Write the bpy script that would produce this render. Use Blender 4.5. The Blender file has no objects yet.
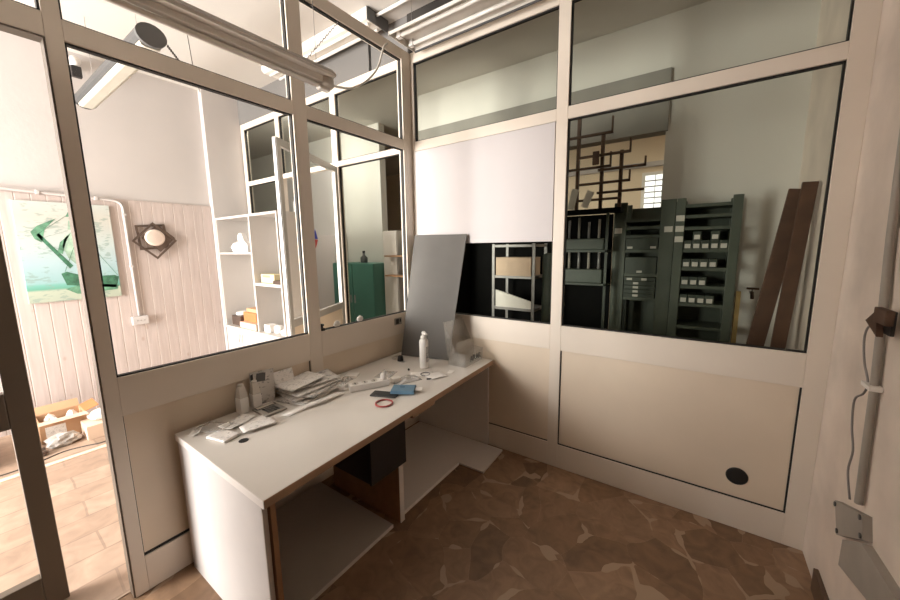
import bpy, bmesh, math, random
from mathutils import Vector, Matrix
random.seed(7)
S = bpy.context.scene
COL = S.collection
PI = math.pi

# ------------------------------------------------------------------ materials
def nm(name):
    m = bpy.data.materials.new(name); m.use_nodes = True
    return m, m.node_tree.nodes, m.node_tree.links

def mat(name, col, rough=.5, metal=0.0, var=.06, scale=6.0, bump=0.0, bscale=40.0, spec=.5, coat=0.0):
    """plain procedural surface: colour with slight noise variation and optional bump"""
    m, N, L = nm(name)
    b = N['Principled BSDF']
    b.inputs['Roughness'].default_value = rough
    b.inputs['Metallic'].default_value = metal
    b.inputs['Specular IOR Level'].default_value = spec
    b.inputs['Coat Weight'].default_value = coat
    tc = N.new('ShaderNodeTexCoord'); n = N.new('ShaderNodeTexNoise')
    n.inputs['Scale'].default_value = scale; n.inputs['Detail'].default_value = 4
    L.new(tc.outputs['Object'], n.inputs['Vector'])
    r = N.new('ShaderNodeValToRGB')
    r.color_ramp.elements[0].position = .3; r.color_ramp.elements[1].position = .7
    r.color_ramp.elements[0].color = [max(0, c*(1-var)) for c in col[:3]] + [1]
    r.color_ramp.elements[1].color = [min(1, c*(1+var)) for c in col[:3]] + [1]
    L.new(n.outputs['Fac'], r.inputs['Fac']); L.new(r.outputs['Color'], b.inputs['Base Color'])
    if bump:
        n2 = N.new('ShaderNodeTexNoise'); n2.inputs['Scale'].default_value = bscale; n2.inputs['Detail'].default_value = 5
        L.new(tc.outputs['Object'], n2.inputs['Vector'])
        bp = N.new('ShaderNodeBump'); bp.inputs['Strength'].default_value = bump; bp.inputs['Distance'].default_value = .01
        L.new(n2.outputs['Fac'], bp.inputs['Height']); L.new(bp.outputs['Normal'], b.inputs['Normal'])
    return m

def glass(name, tint=(.95, .97, .95), refl=.045, rough=.0, milk=0.0, milkcol=(.9, .9, .9), graze=.6):
    m, N, L = nm(name)
    N.remove(N['Principled BSDF']); out = N['Material Output']
    t = N.new('ShaderNodeBsdfTransparent'); t.inputs['Color'].default_value = (*tint, 1)
    g = N.new('ShaderNodeBsdfGlossy'); g.inputs['Roughness'].default_value = rough
    lw = N.new('ShaderNodeLayerWeight'); lw.inputs['Blend'].default_value = .5
    p = N.new('ShaderNodeMath'); p.operation = 'POWER'; p.inputs[1].default_value = 5
    L.new(lw.outputs['Facing'], p.inputs[0])
    q = N.new('ShaderNodeMath'); q.operation = 'MULTIPLY_ADD'; q.inputs[1].default_value = graze; q.inputs[2].default_value = refl
    L.new(p.outputs[0], q.inputs[0])
    mx = N.new('ShaderNodeMixShader'); L.new(q.outputs[0], mx.inputs[0])
    src = t
    if milk:
        d = N.new('ShaderNodeBsdfDiffuse'); d.inputs['Color'].default_value = (*milkcol, 1)
        m2 = N.new('ShaderNodeMixShader'); m2.inputs[0].default_value = milk
        L.new(t.outputs[0], m2.inputs[1]); L.new(d.outputs[0], m2.inputs[2]); src = m2
    L.new(src.outputs[0], mx.inputs[1]); L.new(g.outputs[0], mx.inputs[2])
    L.new(mx.outputs[0], out.inputs['Surface'])
    return m

def floor_mat():
    """broken-marble slabs set in pale cement"""
    m, N, L = nm('broken_marble_floor')
    b = N['Principled BSDF']
    tc = N.new('ShaderNodeTexCoord')
    mp = N.new('ShaderNodeMapping'); mp.inputs['Scale'].default_value = (1, 1, .01); mp.inputs['Rotation'].default_value = (0, 0, .5)
    L.new(tc.outputs['Object'], mp.inputs['Vector'])
    wn = N.new('ShaderNodeTexNoise'); wn.inputs['Scale'].default_value = 2.2; wn.inputs['Detail'].default_value = 1
    L.new(mp.outputs[0], wn.inputs['Vector'])
    wm = N.new('ShaderNodeVectorMath'); wm.operation = 'MULTIPLY_ADD'
    wm.inputs[1].default_value = (.22, .22, 0); L.new(wn.outputs['Color'], wm.inputs[0]); L.new(mp.outputs[0], wm.inputs[2])
    v = N.new('ShaderNodeTexVoronoi'); v.inputs['Scale'].default_value = 4.3; v.inputs['Randomness'].default_value = 1
    v.distance = 'EUCLIDEAN'
    L.new(wm.outputs[0], v.inputs['Vector'])
    e = N.new('ShaderNodeTexVoronoi'); e.feature = 'DISTANCE_TO_EDGE'; e.inputs['Scale'].default_value = 4.3; e.inputs['Randomness'].default_value = 1
    L.new(wm.outputs[0], e.inputs['Vector'])
    # joint width varies from closed to wide
    jn = N.new('ShaderNodeTexNoise'); jn.inputs['Scale'].default_value = 5; jn.inputs['Detail'].default_value = 2
    L.new(mp.outputs[0], jn.inputs['Vector'])
    jr = N.new('ShaderNodeMapRange'); jr.inputs['From Min'].default_value = .53; jr.inputs['From Max'].default_value = .74
    jr.inputs['To Min'].default_value = .0008; jr.inputs['To Max'].default_value = .13
    L.new(jn.outputs['Fac'], jr.inputs['Value'])
    lt = N.new('ShaderNodeMath'); lt.operation = 'LESS_THAN'
    L.new(e.outputs['Distance'], lt.inputs[0]); L.new(jr.outputs[0], lt.inputs[1])
    ramp = N.new('ShaderNodeValToRGB')
    cr = ramp.color_ramp
    cr.elements[0].color = (.19, .112, .064, 1); cr.elements[1].color = (.31, .195, .12, 1)
    el = cr.elements.new(.5); el.color = (.245, .146, .084, 1)
    sp = N.new('ShaderNodeSeparateColor'); L.new(v.outputs['Color'], sp.inputs[0]); L.new(sp.outputs[0], ramp.inputs['Fac'])
    vn = N.new('ShaderNodeTexNoise'); vn.inputs['Scale'].default_value = 9; vn.inputs['Detail'].default_value = 6; vn.inputs['Distortion'].default_value = 1.5
    L.new(mp.outputs[0], vn.inputs['Vector'])
    vr = N.new('ShaderNodeMapRange'); vr.inputs['From Min'].default_value = .3; vr.inputs['From Max'].default_value = .7
    vr.inputs['To Min'].default_value = .78; vr.inputs['To Max'].default_value = 1.2
    L.new(vn.outputs['Fac'], vr.inputs['Value'])
    mul = N.new('ShaderNodeVectorMath'); mul.operation = 'SCALE'
    L.new(ramp.outputs['Color'], mul.inputs[0]); L.new(vr.outputs[0], mul.inputs['Scale'])
    mx = N.new('ShaderNodeMix'); mx.data_type = 'RGBA'
    L.new(lt.outputs[0], mx.inputs['Factor']); L.new(mul.outputs[0], mx.inputs['A']); mx.inputs['B'].default_value = (.40, .285, .195, 1)
    L.new(mx.outputs['Result'], b.inputs['Base Color'])
    b.inputs['Roughness'].default_value = .55
    bp = N.new('ShaderNodeBump'); bp.inputs['Strength'].default_value = .15; bp.inputs['Distance'].default_value = .004
    L.new(vn.outputs['Fac'], bp.inputs['Height']); L.new(bp.outputs['Normal'], b.inputs['Normal'])
    return m

def panelling_mat():
    """whitewashed tongue-and-groove boards, grain and knots (grooves are real geometry)"""
    m, N, L = nm('whitewashed_boards')
    b = N['Principled BSDF']; b.inputs['Roughness'].default_value = .6
    tc = N.new('ShaderNodeTexCoord')
    mp = N.new('ShaderNodeMapping'); mp.inputs['Scale'].default_value = (1, 9, .7)
    L.new(tc.outputs['Object'], mp.inputs['Vector'])
    n = N.new('ShaderNodeTexNoise'); n.inputs['Scale'].default_value = 4; n.inputs['Detail'].default_value = 5; n.inputs['Distortion'].default_value = .6
    L.new(mp.outputs[0], n.inputs['Vector'])
    r = N.new('ShaderNodeValToRGB'); r.color_ramp.elements[0].position = .3; r.color_ramp.elements[1].position = .75
    r.color_ramp.elements[0].color = (.44, .37, .34, 1); r.color_ramp.elements[1].color = (.53, .455, .425, 1)
    L.new(n.outputs['Fac'], r.inputs['Fac'])
    k = N.new('ShaderNodeTexVoronoi'); k.inputs['Scale'].default_value = 4.2
    mp2 = N.new('ShaderNodeMapping'); mp2.inputs['Scale'].default_value = (1, 1.4, .8); L.new(tc.outputs['Object'], mp2.inputs['Vector'])
    L.new(mp2.outputs[0], k.inputs['Vector'])
    lt = N.new('ShaderNodeMapRange'); lt.inputs['From Min'].default_value = .05; lt.inputs['From Max'].default_value = .10
    lt.inputs['To Min'].default_value = .55; lt.inputs['To Max'].default_value = 0
    L.new(k.outputs['Distance'], lt.inputs['Value'])
    mx = N.new('ShaderNodeMix'); mx.data_type = 'RGBA'; mx.inputs['B'].default_value = (.36, .27, .22, 1)
    L.new(lt.outputs[0], mx.inputs['Factor']); L.new(r.outputs['Color'], mx.inputs['A'])
    L.new(mx.outputs['Result'], b.inputs['Base Color'])
    return m

def print_mat(name, paper=(.78, .74, .69), ink=(.25, .23, .22), scale=70, amount=.5):
    """paper with faint unreadable grey print blocks"""
    m, N, L = nm(name)
    b = N['Principled BSDF']; b.inputs['Roughness'].default_value = .7
    tc = N.new('ShaderNodeTexCoord')
    br = N.new('ShaderNodeTexNoise'); br.inputs['Scale'].default_value = scale; br.inputs['Detail'].default_value = 2
    mp = N.new('ShaderNodeMapping'); mp.inputs['Scale'].default_value = (1, .35, 1); L.new(tc.outputs['Object'], mp.inputs['Vector'])
    L.new(mp.outputs[0], br.inputs['Vector'])
    bl = N.new('ShaderNodeTexNoise'); bl.inputs['Scale'].default_value = scale*.2; L.new(tc.outputs['Object'], bl.inputs['Vector'])
    ad = N.new('ShaderNodeMath'); ad.operation = 'MULTIPLY'; L.new(br.outputs['Fac'], ad.inputs[0]); L.new(bl.outputs['Fac'], ad.inputs[1])
    mr = N.new('ShaderNodeMapRange'); mr.inputs['From Min'].default_value = .28; mr.inputs['From Max'].default_value = .36
    mr.inputs['To Min'].default_value = 0; mr.inputs['To Max'].default_value = amount
    L.new(ad.outputs[0], mr.inputs['Value'])
    mx = N.new('ShaderNodeMix'); mx.data_type = 'RGBA'; mx.inputs['A'].default_value = (*paper, 1); mx.inputs['B'].default_value = (*ink, 1)
    L.new(mr.outputs[0], mx.inputs['Factor']); L.new(mx.outputs['Result'], b.inputs['Base Color'])
    return m

def emit(name, col, st):
    m, N, L = nm(name)
    N.remove(N['Principled BSDF'])
    e = N.new('ShaderNodeEmission'); e.inputs['Color'].default_value = (*col, 1); e.inputs['Strength'].default_value = st
    L.new(e.outputs[0], N['Material Output'].inputs['Surface'])
    return m

M = dict(
    plaster=mat('white_plaster', (.50, .465, .445), .85, var=.03, scale=2, bump=.08, bscale=25),
    oldplaster=mat('worn_plaster', (.74, .65, .57), .9, var=.12, scale=3.5, bump=.5, bscale=9),
    ceiling=mat('ceiling_paint', (.58, .55, .51), .9, var=.02, scale=1.5),
    header=mat('header_shade_grey', (.165, .158, .15), .8, var=.05, scale=2),  # the header's shade is put into this grey
    headershade=mat('header_deep_shade', (.030, .025, .021), .7),  # same header further right, deeper shade put into the colour
    shelfwhite=mat('pale_grey_white_melamine', (.50, .47, .44), .45, var=.02, scale=3),
    leafalu=mat('pale_grey_aluminium', (.46, .44, .41), .4, .2, var=.03),
    sidewhite=mat('white_end_panel', (.58, .54, .52), .45, var=.02),
    groove=mat('white_board_groove', (.74, .70, .67), .6),
    frame=mat('cream_lacquered_aluminium', (.76, .68, .585), .42, var=.025, scale=3),
    frameb=mat('brown_grey_door_aluminium', (.115, .088, .065), .45, var=.04, scale=3),
    panel=mat('cream_infill_panel', (.74, .63, .50), .55, var=.035, scale=2.5),
    gasket=mat('black_rubber', (.012, .011, .010), .6),
    whiteboard=mat('white_cover_board', (.59, .555, .555), .6, var=.01, scale=1.5),
    glass=glass('clear_glass', (.985, .985, .98), .001, graze=.10),
    glassb=glass('dim_tinted_green_glass', (.89, .90, .87), .0, .02, graze=.03),  # green tint also stands in for the dimness of the room behind
    floor=floor_mat(),
    boards=panelling_mat(),
    desktop=mat('grey_white_laminate', (.70, .66, .61), .38, var=.025, scale=3),
    melamine=mat('white_melamine', (.76, .71, .67), .42, var=.02, scale=3),
    deskgrey=mat('grey_melamine', (.52, .47, .42), .5, var=.05, scale=3),
    chip=mat('brown_chipboard', (.34, .19, .10), .7, var=.12, scale=14),
    edgeb=mat('brown_edge_banding', (.40, .26, .17), .55, var=.08, scale=10),
    black=mat('black_plastic', (.016, .014, .014), .45),
    boxblack=mat('black_brown_box', (.020, .014, .015), .5),
    white=mat('white_plastic', (.82, .79, .75), .35),
    whitem=mat('white_enamel', (.80, .77, .72), .4, var=.03),
    tray=mat('grey_white_lamp_tray', (.60, .56, .50), .45, var=.05),
    trayb=mat('taupe_lamp_tray', (.36, .31, .26), .45, var=.05),
    tube=mat('unlit_fluorescent_tube', (.88, .85, .80), .2),
    greym=mat('grey_metal', (.42, .41, .40), .4, .4, var=.08, scale=12),
    lampgrey=mat('lamp_housing_grey', (.055, .055, .055), .5),
    darkgrey=mat('dark_grey_cap', (.10, .10, .10), .45),
    wire=mat('grey_wire', (.28, .26, .25), .5, .3),
    cablew=mat('off_white_cable', (.66, .61, .55), .5),
    cablek=mat('dark_cable', (.06, .05, .045), .5),
    diffuser=mat('cream_diffuser', (.50, .48, .41), .4),
    greyboard=mat('dark_grey_board', (.135, .129, .120), .6, var=.08, scale=3, spec=.2),
    blue=mat('slate_blue_leather', (.12, .225, .32), .5, var=.08, scale=20),
    blued=mat('dark_blue_stitch', (.03, .09, .17), .6),
    red=mat('dull_red_band', (.34, .055, .05), .45),
    paper=mat('white_paper', (.88, .85, .81), .75, var=.02),
    printed=print_mat('printed_paper', (.84, .80, .76), (.20, .19, .18), 190, .5),
    printed2=print_mat('printed_flyer', (.70, .67, .63), (.14, .13, .13), 130, .65),
    printed3=print_mat('printed_letter', (.86, .83, .79), (.26, .25, .24), 240, .45),
    clear=glass('clear_plastic', (.95, .95, .94), .07, .05, .10, (.85, .83, .8)),
    bag=glass('plastic_bag', (.96, .96, .955), .08, .2, .30, (.95, .93, .9)),
    acrylic=glass('clear_acrylic', (.965, .965, .96), .10, .04, .05, (.9, .88, .85)),
    milky=mat('translucent_bottle_shoulder', (.66, .61, .55), .25),
    bottlew=mat('white_bottle', (.84, .82, .79), .28),
    labelg=print_mat('bottle_label', (.45, .45, .46), (.06, .06, .07), 150, .9),
    card=mat('brown_cardboard', (.50, .30, .17), .8, var=.06, scale=8),
    cardp=mat('pinkish_cardboard', (.66, .50, .38), .8, var=.05, scale=8),
    cardo=mat('orange_cardboard', (.46, .17, .06), .8),
    yellow=mat('pale_yellow_card', (.70, .60, .36), .7),
    sack=mat('crumpled_grey_sack', (.40, .37, .34), .5, var=.3, scale=18, bump=.6, bscale=30),
    sackw=mat('crumpled_white_bag', (.78, .75, .72), .4, var=.06, scale=18, bump=.5, bscale=30),
    postersky=None,
    green1=mat('printed_dark_green', (.04, .14, .08), .6, var=.5, scale=25), green2=mat('printed_mid_green', (.10, .24, .15), .6, var=.5, scale=22),
    green3=mat('printed_pale_green', (.30, .43, .33), .6, var=.35, scale=18),
    steelbrown=mat('rusty_brown_steel', (.10, .055, .035), .6, var=.2, scale=20),
    shelfgreen=mat('dark_green_steel', (.075, .090, .068), .5, var=.12, scale=8),
    boxg=mat('dark_green_drawer', (.045, .058, .043), .5, var=.15, scale=8),
    teal=mat('green_cabinet_paint', (.075, .215, .17), .4, var=.06, scale=5),
    label=mat('white_paper_label', (.62, .60, .55), .7),
    wood=mat('brown_plank', (.105, .052, .032), .7, var=.2, scale=9),
    woodp=mat('pale_plank_edge', (.30, .20, .12), .7, var=.15, scale=9),
    ochre=mat('ochre_plank', (.30, .20, .07), .7, var=.1, scale=9),
    slot=mat('slotted_grey_steel', (.30, .29, .29), .45, .3, var=.08, scale=15),
    bronze=mat('bronze_metal', (.14, .10, .08), .35, .6, var=.1, scale=9),
    bronzel=mat('pale_bronze_disc', (.70, .58, .50), .3, .2),
    stickb=mat('blue_sticker', (.05, .07, .55), .5), stickr=mat('red_sticker', (.65, .06, .05), .5),
    stone=mat('brown_stone_skirting', (.12, .075, .05), .5, var=.15),
    boxgrey=mat('grey_cable_box', (.36, .33, .29), .6, var=.1),
    darkfront=mat('dark_low_bounce_wall', (.10, .075, .055), .7, var=.05),  # unseen walls kept dark to cut bounce light in the office
    lintel=mat('grey_brown_lintel', (.30, .285, .26), .9, var=.05),  # coloured darker than the wall above it
    backwall=mat('back_room_plaster', (.70, .68, .64), .9, var=.03, scale=2),
    warmwall=mat('warm_beige_plaster', (.75, .62, .46), .9, var=.03, scale=2),
    blackfill=mat('black_board_and_dark', (.008, .008, .008), .9, spec=.1),  # black boards, and stand-in for dark space behind the racks
    daylight=emit('window_daylight', (1, .98, .94), 1.7),
)

# ------------------------------------------------------------------ geometry helpers
class MB:
    """collects shapes in world coordinates and links them as one mesh"""
    def __init__(s): s.b = bmesh.new()
    def _add(s, verts, faces, smooth=False):
        vs = [s.b.verts.new(v) for v in verts]
        for f in faces:
            try:
                fc = s.b.faces.new([vs[i] for i in f]); fc.smooth = smooth
            except ValueError: pass
        return s
    def box(s, x0, x1, y0, y1, z0, z1, bev=0.0):
        x0, x1 = sorted((x0, x1)); y0, y1 = sorted((y0, y1)); z0, z1 = sorted((z0, z1))
        P = [(x, y, z) for x in (x0, x1) for y in (y0, y1) for z in (z0, z1)]
        F = [(0, 1, 3, 2), (4, 6, 7, 5), (0, 4, 5, 1), (2, 3, 7, 6), (0, 2, 6, 4), (1, 5, 7, 3)]
        if bev <= 0: return s._add(P, F)
        t = bmesh.new(); vs = [t.verts.new(p) for p in P]
        for f in F: t.faces.new([vs[i] for i in f])
        bmesh.ops.bevel(t, geom=list(t.edges), offset=bev, segments=2, profile=.6, affect='EDGES')
        return s.merge(t)
    def merge(s, t, Mx=None, smooth=None):
        t.verts.ensure_lookup_table(); t.verts.index_update()
        vs = [s.b.verts.new((Mx @ v.co) if Mx else v.co) for v in t.verts]
        for f in t.faces:
            try:
                n = s.b.faces.new([vs[v.index] for v in f.verts]); n.smooth = f.smooth if smooth is None else smooth
            except ValueError: pass
        t.free(); return s
    def prism(s, pts, off):
        """polygon pts (3D, planar) extruded by the vector off"""
        n = len(pts); off = Vector(off)
        P = [Vector(p) for p in pts] + [Vector(p) + off for p in pts]
        F = [tuple(range(n))[::-1], tuple(range(n, 2*n))] + [(i, (i+1) % n, n+(i+1) % n, n+i) for i in range(n)]
        return s._add(P, F)
    def tube(s, path, r, seg=10, caps=True, taper=None):
        path = [Vector(p) for p in path]; n = len(path); rings = []; prev = None
        for i, p in enumerate(path):
            d = (path[min(i+1, n-1)] - path[max(i-1, 0)])
            if d.length < 1e-9: d = Vector((0, 0, 1))
            d.normalize()
            if prev is None:
                a = Vector((0, 0, 1)) if abs(d.z) < .9 else Vector((1, 0, 0))
                u = d.cross(a).normalized()
            else:
                u = (prev - d*prev.dot(d))
                u = u.normalized() if u.length > 1e-6 else d.orthogonal().normalized()
            prev = u; w = d.cross(u)
            rr = r if taper is None else r*taper[i]
            rings.append([s.b.verts.new(p + (u*math.cos(2*PI*k/seg) + w*math.sin(2*PI*k/seg))*rr) for k in range(seg)])
        for a, b in zip(rings, rings[1:]):
            for k in range(seg):
                f = s.b.faces.new((a[k], a[(k+1) % seg], b[(k+1) % seg], b[k])); f.smooth = True
        if caps:
            s.b.faces.new(rings[0][::-1]); s.b.faces.new(rings[-1])
        return s
    def ring(s, c, R, r, seg=40, rs=8, tilt=None):
        c = Vector(c); V = []
        for i in range(seg):
            a = 2*PI*i/seg
            for k in range(rs):
                b = 2*PI*k/rs
                p = Vector(((R + r*math.cos(b))*math.cos(a), (R + r*math.cos(b))*math.sin(a), r*math.sin(b)))
                if tilt is not None: p = tilt @ p
                V.append(c + p)
        F = [(i*rs+k, ((i+1) % seg)*rs+k, ((i+1) % seg)*rs+(k+1) % rs, i*rs+(k+1) % rs) for i in range(seg) for k in range(rs)]
        return s._add(V, F, True)
    def lathe(s, c, prof, seg=24, smooth=True, axis='z', sx=1.0, sy=1.0):
        """prof: (radius, height) pairs from the bottom up"""
        c = Vector(c); V = []
        for r, h in prof:
            for k in range(seg):
                a = 2*PI*k/seg
                p = Vector((r*sx*math.cos(a), r*sy*math.sin(a), h))
                if axis == 'x': p = Vector((p.z, p.x, p.y))
                if axis == 'y': p = Vector((p.x, p.z, p.y))
                V.append(c + p)
        n = len(prof)
        F = [(i*seg+k, i*seg+(k+1) % seg, (i+1)*seg+(k+1) % seg, (i+1)*seg+k) for i in range(n-1) for k in range(seg)]
        F += [tuple(range(seg))[::-1], tuple((n-1)*seg+k for k in range(seg))]
        s._add(V, F, smooth)
        return s
    def sheet(s, c, w, d, rot, t=.001, z=0, curl=0.0, n=8, phase=0.0, tiltx=0, tilty=0):
        """a sheet of paper w x d lying at c, rotated, gently curled"""
        V = []; c = Vector(c)
        R = Matrix.Rotation(rot, 4, 'Z') @ Matrix.Rotation(tiltx, 4, 'X') @ Matrix.Rotation(tilty, 4, 'Y')
        for lay in (0, 1):
            for i in range(n+1):
                for j in range(n+1):
                    u, v = i/n - .5, j/n - .5
                    h = curl*((2*u)**2*(1 + .6*math.sin(phase + 5*v)) + .5*(2*v)**2*(1 + math.sin(phase*2 + 3*u)))/2
                    V.append(c + R @ Vector((u*w, v*d, h + lay*t)))
        K = (n+1)*(n+1); F = []
        for i in range(n):
            for j in range(n):
                a = i*(n+1)+j
                F.append((a, a+1, a+n+2, a+n+1)); F.append((K+a, K+a+n+1, K+a+n+2, K+a+1))
        for i in range(n):
            a, b = i*(n+1), (i+1)*(n+1); F.append((a, b, K+b, K+a)); a += n; b += n; F.append((b, a, K+a, K+b))
            a, b = i, i+1; F.append((b, a, K+a, K+b)); a += n*(n+1); b += n*(n+1); F.append((a, b, K+b, K+a))
        return s._add(V, F, True)
    def blob(s, c, rx, ry, rz, amp=.2, seed=0, flat=True, sub=3):
        """crumpled lump resting at c"""
        t = bmesh.new(); bmesh.ops.create_icosphere(t, subdivisions=sub, radius=1)
        rd = random.Random(seed)
        ph = [(rd.uniform(2, 7), rd.uniform(0, 6), Vector((rd.uniform(-1, 1), rd.uniform(-1, 1), rd.uniform(-1, 1)))) for _ in range(7)]
        for v in t.verts:
            k = 1 + amp*sum(math.sin(f*v.co.dot(d)*1.6 + o) for f, o, d in ph)/4
            p = v.co*k
            v.co = Vector((p.x*rx, p.y*ry, max(-.75, p.z)*rz if flat else p.z*rz))
        mn = min(v.co.z for v in t.verts)
        for f in t.faces: f.smooth = False
        return s.merge(t, Matrix.Translation(Vector(c) - Vector((0, 0, mn))))
    def obb(s, c, sx, sy, sz, rot=None, bev=0):
        """box centred at c, rotated by a matrix"""
        q = MB().box(-sx/2, sx/2, -sy/2, sy/2, -sz/2, sz/2, bev)
        return s.merge(q.b, Matrix.Translation(Vector(c)) @ (rot or Matrix.Identity(4)))
    def bounds(s):
        xs = [v.co for v in s.b.verts]
        return Vector((min(p.x for p in xs), min(p.y for p in xs), min(p.z for p in xs))), Vector((max(p.x for p in xs), max(p.y for p in xs), max(p.z for p in xs)))

ORG = {}
def link(name, mb, material, parent=None, origin=None):
    if parent is not None: o0 = ORG[parent.name]
    elif origin is not None: o0 = Vector(origin)
    else:
        a, b = mb.bounds(); o0 = Vector(((a.x+b.x)/2, (a.y+b.y)/2, a.z))
    bmesh.ops.recalc_face_normals(mb.b, faces=list(mb.b.faces))
    for v in mb.b.verts: v.co -= o0
    me = bpy.data.meshes.new(name); mb.b.to_mesh(me); mb.b.free()
    me.materials.append(M[material] if isinstance(material, str) else material)
    o = bpy.data.objects.new(name, me); COL.objects.link(o)
    if parent is not None: o.parent = parent
    else: o.location = o0
    ORG[o.name] = o0
    return o

def tag(o, label, cat, group=None, kind=None):
    o['label'] = label; o['category'] = cat
    if group: o['group'] = group
    if kind: o['kind'] = kind
    return o
def thing(name, loc, label, cat, group=None):
    o = bpy.data.objects.new(name, None); COL.objects.link(o); o.location = loc; o.empty_display_size = .05
    ORG[o.name] = Vector(loc)
    return tag(o, label, cat, group)
def single(name, mb, material, label, cat, group=None):
    return tag(link(name, mb, material), label, cat, group)
def struct(name, mb, material, parent=None, label=None):
    o = link(name, mb, material, parent, origin=(0, 0, 0) if parent is None else None)
    o['kind'] = 'structure'
    if label: o['label'] = label
    if parent is None: o['category'] = name.split('_')[0]
    return o
def lab(o, t): o['label'] = t; return o
def copy_tree(o, parent=None):
    c = o.copy(); COL.objects.link(c); c.parent = parent
    for ch in list(o.children): copy_tree(ch, c)
    return c

def text_mesh(txt, size, ext):
    cu = bpy.data.curves.new('lettering', 'FONT'); cu.body = txt; cu.size = size; cu.extrude = ext; cu.align_x = 'CENTER'; cu.align_y = 'CENTER'
    ob = bpy.data.objects.new('lettering_source', cu); COL.objects.link(ob)
    dg = bpy.context.evaluated_depsgraph_get()
    me = bpy.data.meshes.new_from_object(ob.evaluated_get(dg))
    bpy.data.objects.remove(ob); bpy.data.curves.remove(cu)
    t = bmesh.new(); t.from_mesh(me); bpy.data.meshes.remove(me)
    return t

# ------------------------------------------------------------------ the room shell
H = 3.45            # ceiling
XL, XR = -2.88, 2.60
YF = -5.4
m = MB().box(-7, 4, YF-.1, 6, -.06, 0)
struct('floor', m, 'floor', label='brown broken-marble slab floor with pale cement joints')
m = MB().box(-7, 4, YF-.1, 6, H, H+.06)
struct('ceiling', m, 'ceiling')
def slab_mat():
    m_, N, L = nm('daylit_pinkish_slabs'); b = N['Principled BSDF']; b.inputs['Roughness'].default_value = .55
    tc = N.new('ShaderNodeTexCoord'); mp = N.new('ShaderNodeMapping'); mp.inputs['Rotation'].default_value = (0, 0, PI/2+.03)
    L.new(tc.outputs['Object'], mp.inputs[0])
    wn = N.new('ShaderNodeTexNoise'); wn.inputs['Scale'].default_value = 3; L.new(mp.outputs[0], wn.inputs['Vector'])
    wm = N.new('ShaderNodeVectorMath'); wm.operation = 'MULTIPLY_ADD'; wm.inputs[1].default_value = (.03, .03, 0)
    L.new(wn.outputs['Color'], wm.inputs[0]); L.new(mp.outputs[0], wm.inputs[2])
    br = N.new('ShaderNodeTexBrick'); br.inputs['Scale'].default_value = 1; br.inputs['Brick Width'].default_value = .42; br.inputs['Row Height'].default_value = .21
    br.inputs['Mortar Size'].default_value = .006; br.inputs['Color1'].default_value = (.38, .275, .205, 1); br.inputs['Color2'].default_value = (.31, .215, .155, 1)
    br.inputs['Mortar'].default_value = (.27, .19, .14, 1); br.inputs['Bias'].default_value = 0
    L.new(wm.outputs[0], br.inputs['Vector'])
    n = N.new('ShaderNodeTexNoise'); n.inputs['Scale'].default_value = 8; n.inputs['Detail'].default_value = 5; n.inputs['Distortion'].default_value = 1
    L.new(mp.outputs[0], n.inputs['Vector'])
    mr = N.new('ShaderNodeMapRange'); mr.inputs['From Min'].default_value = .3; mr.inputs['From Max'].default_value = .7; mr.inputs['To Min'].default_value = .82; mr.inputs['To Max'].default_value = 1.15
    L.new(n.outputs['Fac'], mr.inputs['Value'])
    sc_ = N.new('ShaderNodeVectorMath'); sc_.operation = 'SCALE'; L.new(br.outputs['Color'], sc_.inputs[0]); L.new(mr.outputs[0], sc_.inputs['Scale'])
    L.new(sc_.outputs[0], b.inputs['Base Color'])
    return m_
M['slabs'] = slab_mat()  # slab tones set paler to stand in for strong daylight here
struct('floor_left_room', MB().box(XL, -.06, YF, .0, 0, .004), 'slabs', label='pinkish stone slab floor of the left room, toned paler for its daylight')
# far-left wall: plaster above, whitewashed boards below
wl = struct('wall_left', MB().box(XL-.12, XL-.02, YF, -.40, 0, H), 'plaster', label='far left wall, white plaster over whitewashed boards')
m = MB()
y = -.402
while y > -4.0:
    m.box(XL-.018, XL, y-.094, y-.002, .0, 2.125, .004); y -= .096
m.box(XL-.018, XL-.004, -4.0, -.40, 2.123, 2.135)
struct('board_panelling', m, 'boards', wl)
g = MB(); y = -.402
while y > -4.0:
    g.box(XL-.016, XL-.0025, y-.099, y+.001-.0935, 0, 2.12); y -= .096
struct('board_groove', g, 'groove', wl)
# the white pier between the boards and the glazed partition
struct('wall_pier', MB().box(XL-.12, -2.82, -.40, .06, 0, H, .004), 'plaster', label='white plaster pier at the corner behind the shelf unit')
struct('wall_right', MB().box(XR, XR+.12, YF, 1.30, 0, H), 'oldplaster', label='worn off-white plaster wall on the right')
# front wall with the shop window opening (behind the viewer)
m = MB()
m.box(-3.0, 2.72, YF-.12, YF, 0, .15).box(-3.0, 2.72, YF-.12, YF, 2.95, H)
m.box(-3.0, -2.8, YF-.12, YF, .15, 2.95).box(-.75, 2.72, YF-.12, YF, .15, 2.95)
struct('wall_front', m, 'darkfront')
struct('wall_office_front', MB().box(-.05, XR, -3.36, -3.26, 0, H), 'darkfront')  # unseen wall added to block light and bounce into the office
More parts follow.
